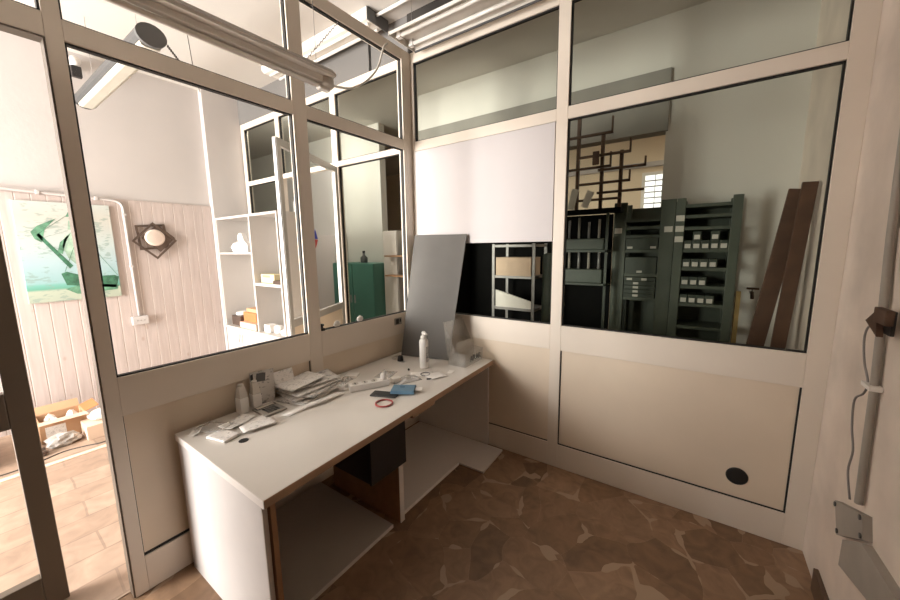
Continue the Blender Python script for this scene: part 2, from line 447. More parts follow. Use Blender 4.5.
# back room shell
struct('wall_backroom_right', MB().box(1.735, XR, 1.25, 1.36, 0, H), 'backwall', label='plain grey-beige wall of the back room behind the green shelves')
struct('wall_backroom_upper', MB().box(-1.0, 1.735, 1.25, 1.36, 3.03, H), 'backwall')
m = MB().box(-1.0, 1.75, 1.22, 1.36, 2.545, 3.03)
struct('trim_lintel', m, 'lintel', label='wide plastered lintel over the back room opening')
struct('wall_backroom_left', MB().box(-6.5, -2.02, 1.62, 1.74, 0, H), 'backwall', label='plain grey wall of the back room behind the glass door')
struct('wall_backroom_end', MB().box(-6.6, -6.5, -.2, 5.2, 0, H).box(-6.5, -2.9, .06, .10, 0, H), 'backwall')
m = MB().box(-6.5, 1.15, 4.6, 4.7, 0, H).box(1.55, 3.6, 4.6, 4.7, 0, H).box(1.15, 1.55, 4.6, 4.7, 0, 2.15).box(1.15, 1.55, 4.6, 4.7, 2.8, H)
struct('wall_rear', m, 'warmwall', label='warm beige rear wall beyond the back room opening')
struct('wall_rear_side', MB().box(3.5, 3.6, 1.3, 4.6, 0, H), 'warmwall')
# barred rear window
w = struct('window_9', MB().box(1.15, 1.55, 4.60, 4.64, 2.15, 2.20).box(1.15, 1.55, 4.6, 4.64, 2.75, 2.8).box(1.15, 1.2, 4.6, 4.64, 2.2, 2.75).box(1.5, 1.55, 4.6, 4.64, 2.2, 2.75), 'whitem', label='small bright barred window in the rear wall')
struct('pane', MB().box(1.2, 1.5, 4.63, 4.635, 2.2, 2.75), 'daylight', w)
m = MB()
for k in range(1, 6): m.box(1.2, 1.5, 4.605, 4.615, 2.2+k*.092-.010, 2.2+k*.092+.010)
m.box(1.345, 1.355, 4.606, 4.618, 2.2, 2.75)
struct('bar_grille', m, 'greym', w)
# rear beam seen as a pale line
struct('trim_rear_ledge', MB().box(-1.5, 3.5, 4.50, 4.6, 2.88, 2.95), 'plaster')

# --------------------------------------------------- glazed partitions (cream aluminium)
D = .055   # frame depth
def gasket_rect(m, ax, a0, a1, z0, z1, p0, p1, w=.007):
    """rubber strip round an opening in the plane ax = const"""
    if ax == 'x':
        m.box(p0, p1, a0, a0+w, z0, z1).box(p0, p1, a1-w, a1, z0, z1).box(p0, p1, a0, a1, z0, z0+w).box(p0, p1, a0, a1, z1-w, z1)
    else:
        m.box(a0, a0+w, p0, p1, z0, z1).box(a1-w, a1, p0, p1, z0, z1).box(a0, a1, p0, p1, z0, z0+w).box(a0, a1, p0, p1, z1-w, z1)

Z_SILL, Z_WT, Z_MT, Z_TB, Z_TT = 1.056, 2.398, 2.473, 3.078, 3.155
Z_P0, Z_P1 = .177, .879
# partition A: plane x = 0, frame x in [-D, 0]
A_posts = [(-.10, 0.0), (-1.077, -.985), (-2.066, -2.016), (-3.26, -3.04)]
m = MB()
for y0, y1 in A_posts: m.box(-D, 0, y0, y1, 0, Z_TT, .003)
for (y0, y1) in [(-.985, -.10), (-2.016, -1.077)]:
    m.box(-D, -.0005, y0, y1, Z_WT, Z_MT, .003).box(-D, -.0005, y0, y1, Z_TB, Z_TT, .003)
    m.box(-D, -.0005, y0, y1, Z_P1, Z_SILL, .003).box(-D, -.0005, y0, y1, 0, Z_P0, .003)
m.box(-D, -.0005, -3.04, -2.066, 2.392, 2.478, .003).box(-D, -.0005, -3.04, -2.066, Z_TB, Z_TT, .003)
wa = struct('wall_partition', m, 'frame', label='cream aluminium frame of the glazed partition on the left')
lab(struct('door_jamb_strip', MB().box(-.058, -.001, -2.0725, -2.0665, .004, 2.39).box(-.058, -.001, -3.0395, -3.034, .004, 2.39).box(-.058, -.001, -3.034, -2.0725, 2.385, 2.3915), 'frameb', wa), 'dark brown jamb strip of the doorway')
def panelA(y0, y1):
    struct('infill_panel', MB().box(-.04, -.014, y0+.004, y1-.004, Z_P0+.012, Z_P1-.001), 'panel', wa)
    g = MB().box(-.038, -.012, y0, y0+.004, Z_P0, Z_P1).box(-.038, -.010, y0, y1, Z_P0, Z_P0+.012).box(-.038, -.012, y1-.006, y1, Z_P0, Z_P1)
    struct('panel_gasket', g, 'gasket', wa)
panelA(-2.016, -1.077); panelA(-.985, -.10)
wn = 0
def windowA(y0, y1, z0, z1):
    global wn; wn += 1
    g = MB(); gasket_rect(g, 'x', y0, y1, z0, z1, -.036, -.012)
    w = struct(f'window_{wn}', g, 'gasket')
    struct('pane', MB().box(-.027, -.022, y0+.004, y1-.004, z0+.004, z1-.004), 'glass', w)
    return w
lab(windowA(-2.016, -1.077, Z_SILL, Z_WT), 'large clear pane over the left half of the desk')
lab(windowA(-.985, -.10, Z_SILL, Z_WT), 'clear pane beside the partition corner')
lab(windowA(-2.016, -1.077, Z_MT, Z_TB), 'upper clear pane over the large left pane')
lab(windowA(-.985, -.10, Z_MT, Z_TB), 'upper clear pane beside the partition corner')
lab(windowA(-3.04, -2.066, 2.478, Z_TB), 'clear fanlight over the office doorway')
wn = 9
# partition B: plane y = 0, frame y in [0, D]
m = MB()
for x0, x1 in [(-.0005, .03), (1.221, 1.296), (2.517, 2.60)]: m.box(x0, x1, 0, D, 0, Z_TT, .003)
for x0, x1 in [(.03, 1.221), (1.296, 2.517)]:
    m.box(x0, x1, .0005, D, Z_WT, Z_MT, .003).box(x0, x1, .0005, D, Z_TB, Z_TT, .003)
    m.box(x0, x1, .0005, D, Z_P1, Z_SILL, .003).box(x0, x1, .0005, D, 0, Z_P0, .003)
# its extension into the left room
for x0, x1 in [(-2.80, -2.735), (-2.03, -1.955), (-1.045, -.965), (-.09, -.0005)]: m.box(x0, x1, .0, D, 0, 3.148, .003)
for x0, x1 in [(-2.735, -2.03), (-1.955, -1.045), (-.965, -.09)]:
    m.box(x0, x1, .0005, D, 3.08, 3.148, .003).box(x0, x1, .0005, D, 2.408, 2.458, .003)
m.box(-2.735, -2.03, .0005, D, 0, 1.0).box(-.965, -.09, .0005, D, 0, .12)
wb = struct('wall_back', m, 'frame', label='cream aluminium frame of the glazed partition facing the viewer')
# infill panels (right one with a round black cable hole)
struct('infill_panel', MB().box(.034, 1.217, .014, .04, Z_P0+.007, Z_P1), 'panel', wb)
struct('infill_panel', MB().box(1.303, 2.509, .012, .04, Z_P0+.007, Z_P1), 'panel', wb)
g = MB().box(.03, 1.221, .010, .038, Z_P0, Z_P0+.007).box(.03, .034, .012, .038, Z_P0, Z_P1)
g.box(1.296, 2.517, .008, .038, Z_P0, Z_P0+.008).box(1.296, 1.303, .008, .038, Z_P0, Z_P1).box(2.509, 2.517, .008, .038, Z_P0, Z_P1)
struct('panel_gasket', g, 'gasket', wb)
g = MB(); g.lathe((2.305, .0115, .311), [(.046, 0), (.050, -.002), (.050, -.004), (.042, -.005)], 32, axis='y')
struct('cable_hole', g, 'gasket', wb, 'round black cable hole')
def windowB(x0, x1, z0, z1, gl='glassb', depth=0.0):
    global wn; wn += 1
    g = MB(); gasket_rect(g, 'y', x0, x1, z0, z1, .012, .036, .007)
    w = struct(f'window_{wn}', g, 'gasket')
    struct('pane', MB().box(x0+.004, x1-.004, .022, .027, z0+.004, z1-.004), gl, w)
    return w
lab(windowB(1.296, 2.517, Z_SILL, Z_WT), 'wide dim-tinted pane onto the green storage shelves')
lab(windowB(.03, 1.221, Z_SILL, Z_WT), 'pane half covered by the white board')
lab(windowB(.03, 1.221, Z_MT, Z_TB), 'upper dim-tinted pane over the white board')
lab(windowB(1.296, 2.517, Z_MT, Z_TB), 'upper dim-tinted pane on the right')
lab(windowB(-2.735, -2.03, 1.0, 2.408), 'lower dark pane behind the shelf unit')
lab(windowB(-2.735, -2.03, 2.458, 3.08), 'upper dark pane above the shelf unit')
lab(windowB(-1.955, -1.045, 2.458, 3.08), 'upper pane over the inner doorway')
lab(windowB(-.965, -.09, .12, 2.408), 'tall pane in front of the green cabinet')
lab(windowB(-.965, -.09, 2.458, 3.08), 'upper pane over the tall pane in front of the green cabinet')
# header with its shade painted in: grey over the extension, darker over the office
struct('trim_header', MB().box(-2.82, -.47, .0, .06, 3.150, H).box(-.45, -.02, .012, .06, 3.15, H), 'header', label='header panel above the far glazed partition, its shade toned in grey')
struct('trim_beam', MB().box(-.02, XR, .004, .06, 3.158, H), 'headershade', label='header above the facing partition, its shade toned in near-black')
# white cover board over the facing pane
single('cover_board', MB().box(.034, 1.218, -.004, .018, 1.632, 2.394, .002), 'whiteboard', 'large plain white board covering the upper part of the window beside the corner', 'board')

# sliding door leaf (left edge of the picture), open, beyond the partition
dx0, dx1 = -.30, -.255
m = MB().box(dx0, dx1, -2.312, -2.240, .012, 2.36, .004).box(dx0, dx1, -3.20, -3.12, .012, 2.36, .004)
m.box(dx0, dx1, -3.12, -2.312, .012, .17, .004).box(dx0, dx1, -3.12, -2.312, .875, 1.03, .004).box(dx0, dx1, -3.12, -2.312, 2.28, 2.36, .004)
d = struct('door_1', m, 'frameb', label='dark grey-brown glazed door leaf standing open at the left')
struct('pane', MB().box(-.281, -.275, -3.118, -2.314, .172, .873).box(-.281, -.275, -3.118, -2.314, 1.032, 2.278), 'glass', d)

# inner door leaf standing open in the left room, hinged on the far partition
hp, fp = Vector((-.965, -.03, 0)), Vector((-.500, -.915, 0))
u = (fp-hp).normalized(); n = Vector((-u.y, u.x, 0)); Lw = (fp-hp).length
def leaf(a0, a1, z0, z1, t=.036, m=None, bev=.003):
    m = m or MB()
    R = Matrix(((u.x, n.x, 0, 0), (u.y, n.y, 0, 0), (0, 0, 1, 0), (0, 0, 0, 1)))
    c = hp + u*((a0+a1)/2) + Vector((0, 0, (z0+z1)/2))
    return m.obb(c, a1-a0, t, z1-z0, R, bev)
m = MB()
leaf(0, .055, .01, 2.398, m=m); leaf(Lw-.045, Lw, .01, 2.398, m=m)
leaf(.055, Lw-.045, 2.345, 2.398, m=m); leaf(.055, Lw-.045, .01, .14, m=m); leaf(.055, Lw-.045, 1.0, 1.06, m=m)
d2 = struct('door_2', m, 'leafalu', label='narrow cream glazed door leaf standing open in the left room')
struct('pane', leaf(.056, Lw-.046, 1.06, 2.345, .005, bev=0), 'glass', d2)
struct('infill_panel', leaf(.056, Lw-.046, .142, .998, .012, bev=0), 'panel', d2)
struct('door_edge_strip', leaf(Lw, Lw+.006, .02, 2.39, .02, bev=0), 'greym', d2)
sc = hp + u*.48 + Vector((0, 0, 1.69)) + n*(-.004)
R3 = Matrix(((u.x, n.x, 0, 0), (u.y, n.y, 0, 0), (0, 0, 1, 0), (0, 0, 0, 1)))
def onleaf(pts, off=-.005): return [sc + u*a + Vector((0, 0, b)) + n*off for a, b in pts]
lab(struct('sticker', MB().prism(onleaf([(-.045, 0), (.04, 0), (-.003, .085)]), n*-.001), 'stickb', d2), 'blue upper half of the diamond sticker')
lab(struct('sticker', MB().prism(onleaf([(-.045, -.004), (.04, -.004), (.005, -.08)]), n*-.001), 'stickr', d2), 'red lower half of the diamond sticker')

# skirting of the right wall
struct('baseboard_right', MB().box(XR-.018, XR, -4.2, -.26, 0, .11, .004), 'stone')

# ------------------------------------------------------------------ desk
ZT = .725
def front_x(y): return .845 + (.775-.845)*((y+1.848)/1.843)
dk = thing('desk', (.42, -.92, 0), 'long white-topped desk with brown front edge along the glazed partition', 'desk')
top = link('desktop', MB().prism([(.02, -1.845, ZT-.033), (.843, -1.850, ZT-.033), (.775, -.006, ZT-.033), (.006, -.006, ZT-.033)], (0, 0, .033)), 'desktop', dk)
lab(link('edge_band', MB().prism([(.843, -1.850, ZT-.0335), (.8455, -1.850, ZT-.0335), (.7775, -.006, ZT-.0335), (.775, -.006, ZT-.0335)], (0, 0, .0325)), 'edgeb', dk), 'brown front edge band')
lab(link('edge_band', MB().prism([(.02, -1.8475, ZT-.0335), (.8455, -1.8525, ZT-.0335), (.8455, -1.850, ZT-.0335), (.02, -1.845, ZT-.0335)], (0, 0, .033)), 'melamine', dk), 'white left edge band')
link('side_panel', MB().box(.03, .800, -1.842, -1.823, 0, ZT-.034, .001), 'sidewhite', dk)
lab(link('side_panel_edge', MB().box(.8003, .806, -1.842, -1.823, 0, ZT-.034), 'deskgrey', dk), 'grey front edge of the left side panel')
lab(link('inner_panel', MB().box(.05, .815, -1.816, -1.796, 0, ZT-.035), 'chip', dk), 'brown inner side panel')
lab(link('floor_board', MB().box(.02, .70, -1.795, -1.085, .004, .022), 'deskgrey', dk), 'grey board on the floor under the left bay')
link('floor_board_edge', MB().box(.7002, .7035, -1.795, -1.085, .002, .022), 'desktop', dk)
lab(link('floor_board', MB().box(.02, .685, -.970, -.372, .004, .020), 'melamine', dk), 'pale board on the floor under the middle bay')
link('floor_board_edge', MB().box(.6852, .6885, -.970, -.372, .002, .021), 'paper', dk)
lab(link('floor_board', MB().prism([(.03, -.366, .002), (.89, -.362, .002), (.875, -.03, .002), (.03, -.03, .002)], (0, 0, .012)), 'melamine', dk), 'pale board on the floor sticking out at the right end')
lab(link('divider', MB().box(.10, .712, -1.032, -1.004, 0, ZT-.035), 'chip', dk), 'brown upright divider')
link('divider_edge', MB().box(.7122, .7155, -1.034, -1.000, 0, ZT-.035), 'melamine', dk)
link('right_panel', MB().box(.02, .742, -.028, -.010, .0142, ZT-.035), 'melamine', dk)
link('back_panel', MB().box(.012, .03, -1.82, -.03, .10, ZT-.035), 'deskgrey', dk)
link('under_rail', MB().prism([(.765, -.98, ZT-.075), (.785, -.98, ZT-.075), (.774, -.76, ZT-.075), (.754, -.76, ZT-.075)], (0, 0, .040)), 'edgeb', dk)
g = MB(); g.lathe((.366, -1.690, ZT+.0002), [(.021, 0), (.021, .0012), (.017, .0016)], 24)
lab(link('grommet', g, 'gasket', dk), 'round black cable hole')

# black box hanging below the top, against the divider
bx = thing('black_box', (.5, -1.15, .39), 'black box tucked under the desk top beside the brown divider', 'box')
link('body', MB().box(.22, .725, -1.262, -1.038, .385, ZT-.036, .006), 'boxblack', bx)
link('front_panel', MB().box(.7255, .742, -1.264, -.998, .383, ZT-.036, .003), 'black', bx)

# ------------------------------------------------------------------ things on the desk
GP = 'loose printed papers at the left end of the desk'
# two small bottles
def small_bottle(x, y, label, rz):
    t = thing('small_bottle', (x, y, ZT), label, 'bottle', 'small white bottles by the partition')
    q = .0255
    link('label_sleeve', MB().box(x-q, x+q, y-q*.9, y+q*.9, ZT+.0005, ZT+.088, .005), 'white', t)
    s0, s1 = q*.95, q*.55
    b = MB(); V = [(x+a*s0, y+c*s0*.9, ZT+.0885) for a, c in ((-1, -1), (1, -1), (1, 1), (-1, 1))] + [(x+a*s1, y+c*s1, ZT+.150) for a, c in ((-1, -1), (1, -1), (1, 1), (-1, 1))]
    b._add(V, [(3, 2, 1, 0), (4, 5, 6, 7), (0, 1, 5, 4), (1, 2, 6, 5), (2, 3, 7, 6), (3, 0, 4, 7)])
    lab(link('shoulder', b, 'milky', t), 'cloudy translucent tapering shoulder')
    b = MB(); b.lathe((x, y, ZT+.1503), [(.0145, 0), (.0145, .008), (.012, .011)], 16); link('cap', b, 'milky', t)
    t.rotation_euler.z = rz
    return t
small_bottle(.060, -1.548, 'small white bottle with cloudy shoulder, left one of the pair by the partition', .10)
small_bottle(.066, -1.478, 'small white bottle with cloudy shoulder in front of the standing brochure', -.05)
# standing brochure
t = thing('brochure', (.03, -1.40, ZT), 'upright dark-printed brochure leaning on the partition behind the small bottles', 'brochure')
link('packet', MB().prism([(.026, -1.485, ZT+.001), (.058, -1.365, ZT+.001), (.036, -1.350, ZT+.188), (.008, -1.472, ZT+.188)], (-.006, .001, 0)), 'printed2', t)
def onbro(pts):
    o = []
    for a, b in pts:
        p0 = Vector((.0262, -1.485, ZT+.001)).lerp(Vector((.0582, -1.365, ZT+.001)), a); p1 = Vector((.0082, -1.472, ZT+.188)).lerp(Vector((.0362, -1.350, ZT+.188)), a)
        o.append(p0.lerp(p1, b) + Vector((.001, 0, 0)))
    return o
for nmz, pts, mm in (('printed_figure', [(.02, .62), (.14, .66), (.13, .96), (.02, .93)], 'black'), ('printed_figure', [(.22, .70), (.62, .68), (.66, .93), (.28, .95)], 'darkgrey'),
                     ('printed_figure', [(.18, .05), (.42, .08), (.30, .22), (.46, .30), (.32, .40), (.40, .52), (.18, .62)], 'black')):
    link(nmz, MB().prism(onbro(pts), (.0006, 0, 0)), mm, t)
# calculator
t = thing('calculator', (.16, -1.45, ZT), 'flat beige calculator with dark keypad in front of the brochure', 'calculator')
Rz = Matrix.Rotation(.02, 4, 'Z')
link('body', MB().box(.088, .232, -1.512, -1.392, ZT+.0005, ZT+.012, .004), 'boxgrey', t)
g = MB(); gasket_rect(g, 'y', 0, 1, 0, 1, 0, 1); g.b.free()
g = MB().box(.092, .130, -1.508, -1.396, ZT+.0121, ZT+.0136); link('display_frame', g, 'black', t)
link('display', MB().box(.098, .124, -1.500, -1.404, ZT+.0137, ZT+.0145), 'milky', t)
for i in range(4):
    for j in range(4):
        k = MB().box(.142+i*.019, .155+i*.019, -1.488+j*.018, -1.474+j*.018, ZT+.0121, ZT+.0150, .001)
        link('key', k, 'darkgrey' if (i+j) % 5 else 'black', t)
# loose papers left
def paper(c, w, d, rot, mat_, label, t=.0012, curl=.004, ph=0.0, cat='paper', name='paper_sheet', group=None, n=8):
    s = MB().sheet((c[0], c[1], ZT + c[2]), w, d, rot, t, curl=curl, phase=ph, n=n)
    return single(name, s, mat_, label, cat, group)
paper((.252, -1.725, .0015), .125, .085, .25, 'printed', 'thick white printed slip nearest the desk left edge, beside the cable hole', .009, .001, 1, group=GP, name='paper_pad')
paper((.295, -1.583, .0105), .080, .155, -.20, 'printed3', 'white printed slip just behind the cable hole', .003, .002, 2, group=GP)
paper((.120, -1.712, .0015), .140, .100, .5, 'bag', 'clear plastic sleeve at the desk back left corner', .002, .012, 3, name='plastic_sleeve', cat='sleeve')
paper((.165, -1.625, .0045), .085, .150, .35, 'printed3', 'crumpled white slip between the plastic sleeve and the calculator', .0012, .010, 4, group=GP)
paper((.215, -1.560, .0015), .060, .120, -.1, 'paper', 'pale slip under the printed slip behind the cable hole', .0012, .003, 5, group=GP)
paper((.105, -1.790, .0030), .040, .060, .8, 'paper', 'tiny curled scrap at the left end of the desk', .001, .015, 6, group=GP)
# the heap of papers and booklets
GH = 'papers of the heap in the middle of the desk'
heap = [  # x, y, z, w, d, rot, thickness, material, label, curl, tiltx
    (.150, -1.205, .001, .21, .29, .25, .012, 'printed2', 'bottom printed booklet of the paper heap', .002, 0),
    (.135, -1.190, .017, .21, .30, -.12, .009, 'printed', 'second booklet from the bottom of the paper heap', .002, 0),
    (.150, -1.160, .030, .20, .28, .30, .010, 'printed2', 'grey printed magazine in the middle of the paper heap', .004, 0),
    (.125, -1.185, .046, .21, .29, .05, .006, 'printed3', 'white letter under the grey envelope in the paper heap', .006, .03),
    (.105, -1.140, .064, .20, .27, -.25, .004, 'printed2', 'magazine sticking out to the right of the paper heap', .006, .04),
    (.100, -1.225, .082, .17, .25, .12, .004, 'printed3', 'white envelope lying tilted on top of the paper heap', .002, .05)]
for x, y, z, w_, d_, r_, th, ma, lb, cu, tx in heap:
    s = MB().sheet((x, y, ZT+z), w_, d_, r_, th, curl=cu, phase=x*40, tiltx=tx)
    single('booklet' if 'book' in lb or 'magaz' in lb else 'envelope', s, ma, lb, 'paper', GH)
s = MB(); V = []
pts = [(.295, -1.452, .001), (.297, -1.40, .004), (.302, -1.34, .010), (.312, -1.28, .014), (.318, -1.20, .014), (.310, -1.10, .010)]
nrm = .024
for lay in (0, .0012):
    for (a, b, c) in pts:
        V += [(a-nrm, b, ZT+c+lay), (a+nrm, b+.012, ZT+c+lay)]
F = []
k = len(pts)*2
for i in range(len(pts)-1):
    a = 2*i; F += [(a, a+1, a+3, a+2), (k+a, k+a+2, k+a+3, k+a+1), (a, a+2, k+a+2, k+a), (a+1, k+a+1, k+a+3, a+3)]
F += [(0, k, k+1, 1), (k-2, k-1, 2*k-1, 2*k-2)]
s._add(V, F, True)
single('paper_strip', s, 'paper', 'long narrow white paper strip curling off the front of the paper heap', 'paper')
paper((.325, -1.245, .001), .030, .085, -.15, 'paper', 'small torn white scrap in front of the paper heap', .001, .006, 2, name='paper_scrap')
paper((.025, -1.285, .105), .10, .13, .0, 'printed3', 'pale slip standing behind the envelope at the partition', .001, .003, 2, name='paper_slip').rotation_euler = (0, 1.25, 0)
# small white card
t = single('note_block', MB().obb((.118, -.845, ZT+.006), .085, .075, .011, Matrix.Rotation(.5, 4, 'Z'), .002), 'paper', 'small square white note block between the paper heap and the cable coil', 'note block')
# power strip
t = thing('power_strip', (.34, -.93, ZT), 'white power strip with round sockets behind the dark phone', 'power strip')
R = Matrix.Rotation(-.52, 4, 'Z')
def ps(a, b, c=0): return Vector((.378, -.925, ZT)) + (R @ Vector((b, a, c)))
link('strip_body', MB().obb(ps(0, 0, .0208), (.060), .25, .040, R, .006), 'white', t)
for i in range(4):
    a = -.088 + i*.060
    g = MB(); g.lathe(ps(a, 0, .0409), [(.020, 0), (.020, .002), (.017, .0025), (.016, .0008)], 20)
    so = link('socket', g, 'tray', t)
    g = MB()
    for q in (-.008, 0, .008): g.lathe(ps(a, q, .0418), [(.0036, 0), (.0036, .0018)], 8)
    link('socket_hole', g, 'black', so)
g = MB(); g.lathe(ps(.092, 0, .0438), [(.019, 0), (.020, .004), (.018, .028), (.012, .036)], 16); link('plug', g, 'white', t)
g = MB(); g.tube([ps(-.135, 0, .02), ps(-.150, -.01, .012), ps(-.158, -.035, .006), ps(-.148, -.065, .006), ps(-.12, -.080, .006), ps(-.06, -.075, .006), ps(.0, -.085, .006)], .0045, 8)
link('cord', g, 'white', t)
t = thing('plug_adapter', (.235, -1.06, ZT), 'white three-way plug adapter with black holes at the left end of the power strip', 'adapter')
link('body', MB().obb((.262, -1.035, ZT+.018), .045, .055, .034, Matrix.Rotation(.5, 4, 'Z'), .006), 'white', t)
g = MB()
for q in (-.012, .0, .012): g.obb((.262+q*.5, -1.035+q, ZT+.0357), .006, .006, .001)
link('socket_hole', g, 'black', t)
# white plug packet to the right of the strip
t = single('charger', MB().obb((.455, -.765, ZT+.0175), .05, .06, .033, Matrix.Rotation(-.3, 4, 'Z'), .007), 'white', 'white charger block at the right end of the power strip', 'charger')
# phone
t = thing('phone', (.55, -.955, ZT), 'dark smartphone lying flat beside the slate blue wallet', 'phone')
R = Matrix.Rotation(-1.20, 4, 'Z')
link('body', MB().obb((.548, -.958, ZT+.0055), .072, .165, .009, R, .003), 'black', t)
link('screen', MB().obb((.548, -.958, ZT+.0103), .066, .155, .0006, R), 'gasket', t)
# wallet
t = thing('wallet', (.62, -.86, ZT), 'slate blue wallet with a white card sticking out, beside the phone', 'wallet')
R = Matrix.Rotation(-1.02, 4, 'Z')
link('cover', MB().obb((.612, -.862, ZT+.012), .105, .145, .011, R, .004), 'blue', t)
link('cover', MB().obb((.612, -.862, ZT+.0235), .103, .142, .011, R, .004), 'blue', t)
link('snap_tab', MB().obb((.600, -.858, ZT+.0297), .012, .030, .002, R, .0008), 'blued', t)
link('card', MB().obb((.665, -.815, ZT+.0176), .050, .085, .0012, R), 'paper', t)
# bracelet
g = MB().ring((.632, -1.048, ZT+.0052), .047, .005, 48, 8)
single('bracelet', g, 'red', 'dull red ring bracelet in front of the phone', 'bracelet')
# plastic bags with wire
def crumple(c, w, d, rot, amp, seed, h=.03):
    rd = random.Random(seed); n = 12; V = []; R = Matrix.Rotation(rot, 4, 'Z'); c = Vector(c)
    ph = [(rd.uniform(4, 11), rd.uniform(4, 11), rd.uniform(0, 6)) for _ in range(6)]
    lay = .0014
    for l in (0, 1):
        for i in range(n+1):
            for j in range(n+1):
                uu, vv = i/n-.5, j/n-.5
                z = amp*(1+sum(math.sin(a*uu+b*vv+p) for a, b, p in ph)/3)*max(.05, 1-(2*uu)**4)*max(.05, 1-(2*vv)**4)
                V.append(c + R @ Vector((uu*w, vv*d, max(0, z) + l*lay + .001)))
    K = (n+1)**2; F = []
    for i in range(n):
        for j in range(n):
            a = i*(n+1)+j; F += [(a, a+1, a+n+2, a+n+1), (K+a, K+a+n+1, K+a+n+2, K+a+1)]
    for i in range(n):
        a, b = i*(n+1), (i+1)*(n+1); F.append((a, b, K+b, K+a)); a += n; b += n; F.append((b, a, K+a, K+b))
        a, b = i, i+1; F.append((b, a, K+a, K+b)); a += n*(n+1); b += n*(n+1); F.append((a, b, K+b, K+a))
    return MB()._add(V, F, True)
t = thing('plastic_bag', (.50, -.69, ZT), 'clear crumpled plastic bag holding a grey wire behind the blue wallet', 'plastic bag')
link('film', crumple((.49, -.695, ZT), .12, .17, -.4, .014, 3), 'bag', t)
g = MB().ring((.50, -.70, ZT+.004), .042, .0022, 32, 6).ring((.505, -.69, ZT+.008), .034, .0022, 32, 6); link('wire_coil', g, 'wire', t)
single('plastic_bag', crumple((.30, -.70, ZT), .11, .15, .3, .010, 8), 'bag', 'flat clear plastic bag lying behind the power strip charger', 'plastic bag')
single('plastic_bag', crumple((.155, -.925, ZT), .06, .075, .2, .014, 11), 'bag', 'crumpled clear bag between the paper heap and power strip', 'plastic bag')
# papers with ring in front of the spray bottle
GS = 'white slips around the spray bottle'
paper((.505, -.565, .0015), .085, .155, -.9, 'paper', 'white slip under the black-rimmed ring in front of the spray bottle', .001, .003, 1, group=GS)
paper((.615, -.535, .003), .10, .13, -.4, 'paper', 'white slip nearest the desk front edge by the spray bottle', .001, .006, 2, group=GS)
paper((.655, -.415, .0015), .04, .06, .3, 'paper', 'small white scrap left of the clear leaflet holder', .001, .004, 4, group=GS)
g = MB().ring((.535, -.552, ZT+.006), .032, .0028, 32, 8)
single('key_ring', g, 'darkgrey', 'black-rimmed ring lying on the white slips', 'ring')
single('pen_cap', MB().tube([(.60, -.62, ZT+.005), (.625, -.60, ZT+.005)], .0045, 10), 'black', 'tiny black cap beside the white slips', 'cap')
single('pebble', MB().blob((.375, -.545, ZT), .008, .008, .008, .1, 4), 'black', 'tiny black crumb behind the spray bottle slips', 'crumb')
# spray bottle
bxp, byp = .435, -.44
t = thing('spray_bottle', (bxp, byp, ZT), 'tall white pump bottle with grey label standing in front of the dark grey board', 'bottle')
g = MB(); g.lathe((bxp, byp, ZT+.0005), [(.030, 0), (.033, .004), (.033, .196), (.031, .208), (.024, .216), (.022, .219)], 28); link('body', g, 'bottlew', t)
g = MB()
V = []; n_ = 12
for i in range(n_+1):
    a = -.75 + 1.7*i/n_ + .35
    for z in (.05, .165): V.append((bxp+.0336*math.cos(a), byp+.0336*math.sin(a), ZT+z))
g._add(V, [(2*i, 2*i+2, 2*i+3, 2*i+1) for i in range(n_)], True)
lab(link('label', g, 'labelg', t), 'grey printed label')
g = MB(); g.lathe((bxp, byp, ZT+.2197), [(.022, 0), (.022, .020), (.013, .026), (.012, .040)], 20); link('pump_collar', g, 'white', t)
g = MB(); g.tube([(bxp-.004, byp, ZT+.262), (bxp+.016, byp-.004, ZT+.264), (bxp+.040, byp-.008, ZT+.256)], .010, 12, taper=[1.2, 1, .7]); g.lathe((bxp, byp, ZT+.260), [(.013, 0), (.015, .006), (.011, .014)], 16)
link('pump_head', g, 'white', t)
# grey board leaning into the corner
BL, BR, TR, TL = Vector((.085, -.300, ZT+.002)), Vector((.492, -.205, ZT+.002)), Vector((.553, -.022, 1.698)), Vector((.030, -.022, 1.705))
nb = (BR-BL).cross(TL-BL).normalized()*.011
if nb.y > 0: nb = -nb
V = []; NB = 14
for lay in (0, 1):
    for i in range(NB+1):
        for j in range(NB+1):
            V.append(BL.lerp(BR, i/NB).lerp(TL.lerp(TR, i/NB), j/NB) + nb*lay)
K = (NB+1)**2; F = []; g = MB()
for i in range(NB):
    for j in range(NB):
        a = i*(NB+1)+j; F += [(a, a+1, a+NB+2, a+NB+1), (K+a, K+a+NB+1, K+a+NB+2, K+a+1)]
for i in range(NB):
    a, b = i*(NB+1), (i+1)*(NB+1); F.append((a, b, K+b, K+a)); a += NB; b += NB; F.append((b, a, K+a, K+b))
    a, b = i, i+1; F.append((b, a, K+a, K+b)); a += NB*(NB+1); b += NB*(NB+1); F.append((a, b, K+b, K+a))
g._add(V, F, False)
for f in list(g.b.faces)[:2*NB*NB]: f.smooth = True
for e_ in g.b.edges:
    if len(e_.link_faces) == 2 and e_.link_faces[0].smooth != e_.link_faces[1].smooth: e_.smooth = False
t = single('panel_board', g, 'greyboard', 'tall dark grey board standing on the desk and leaning into the partition corner', 'board')
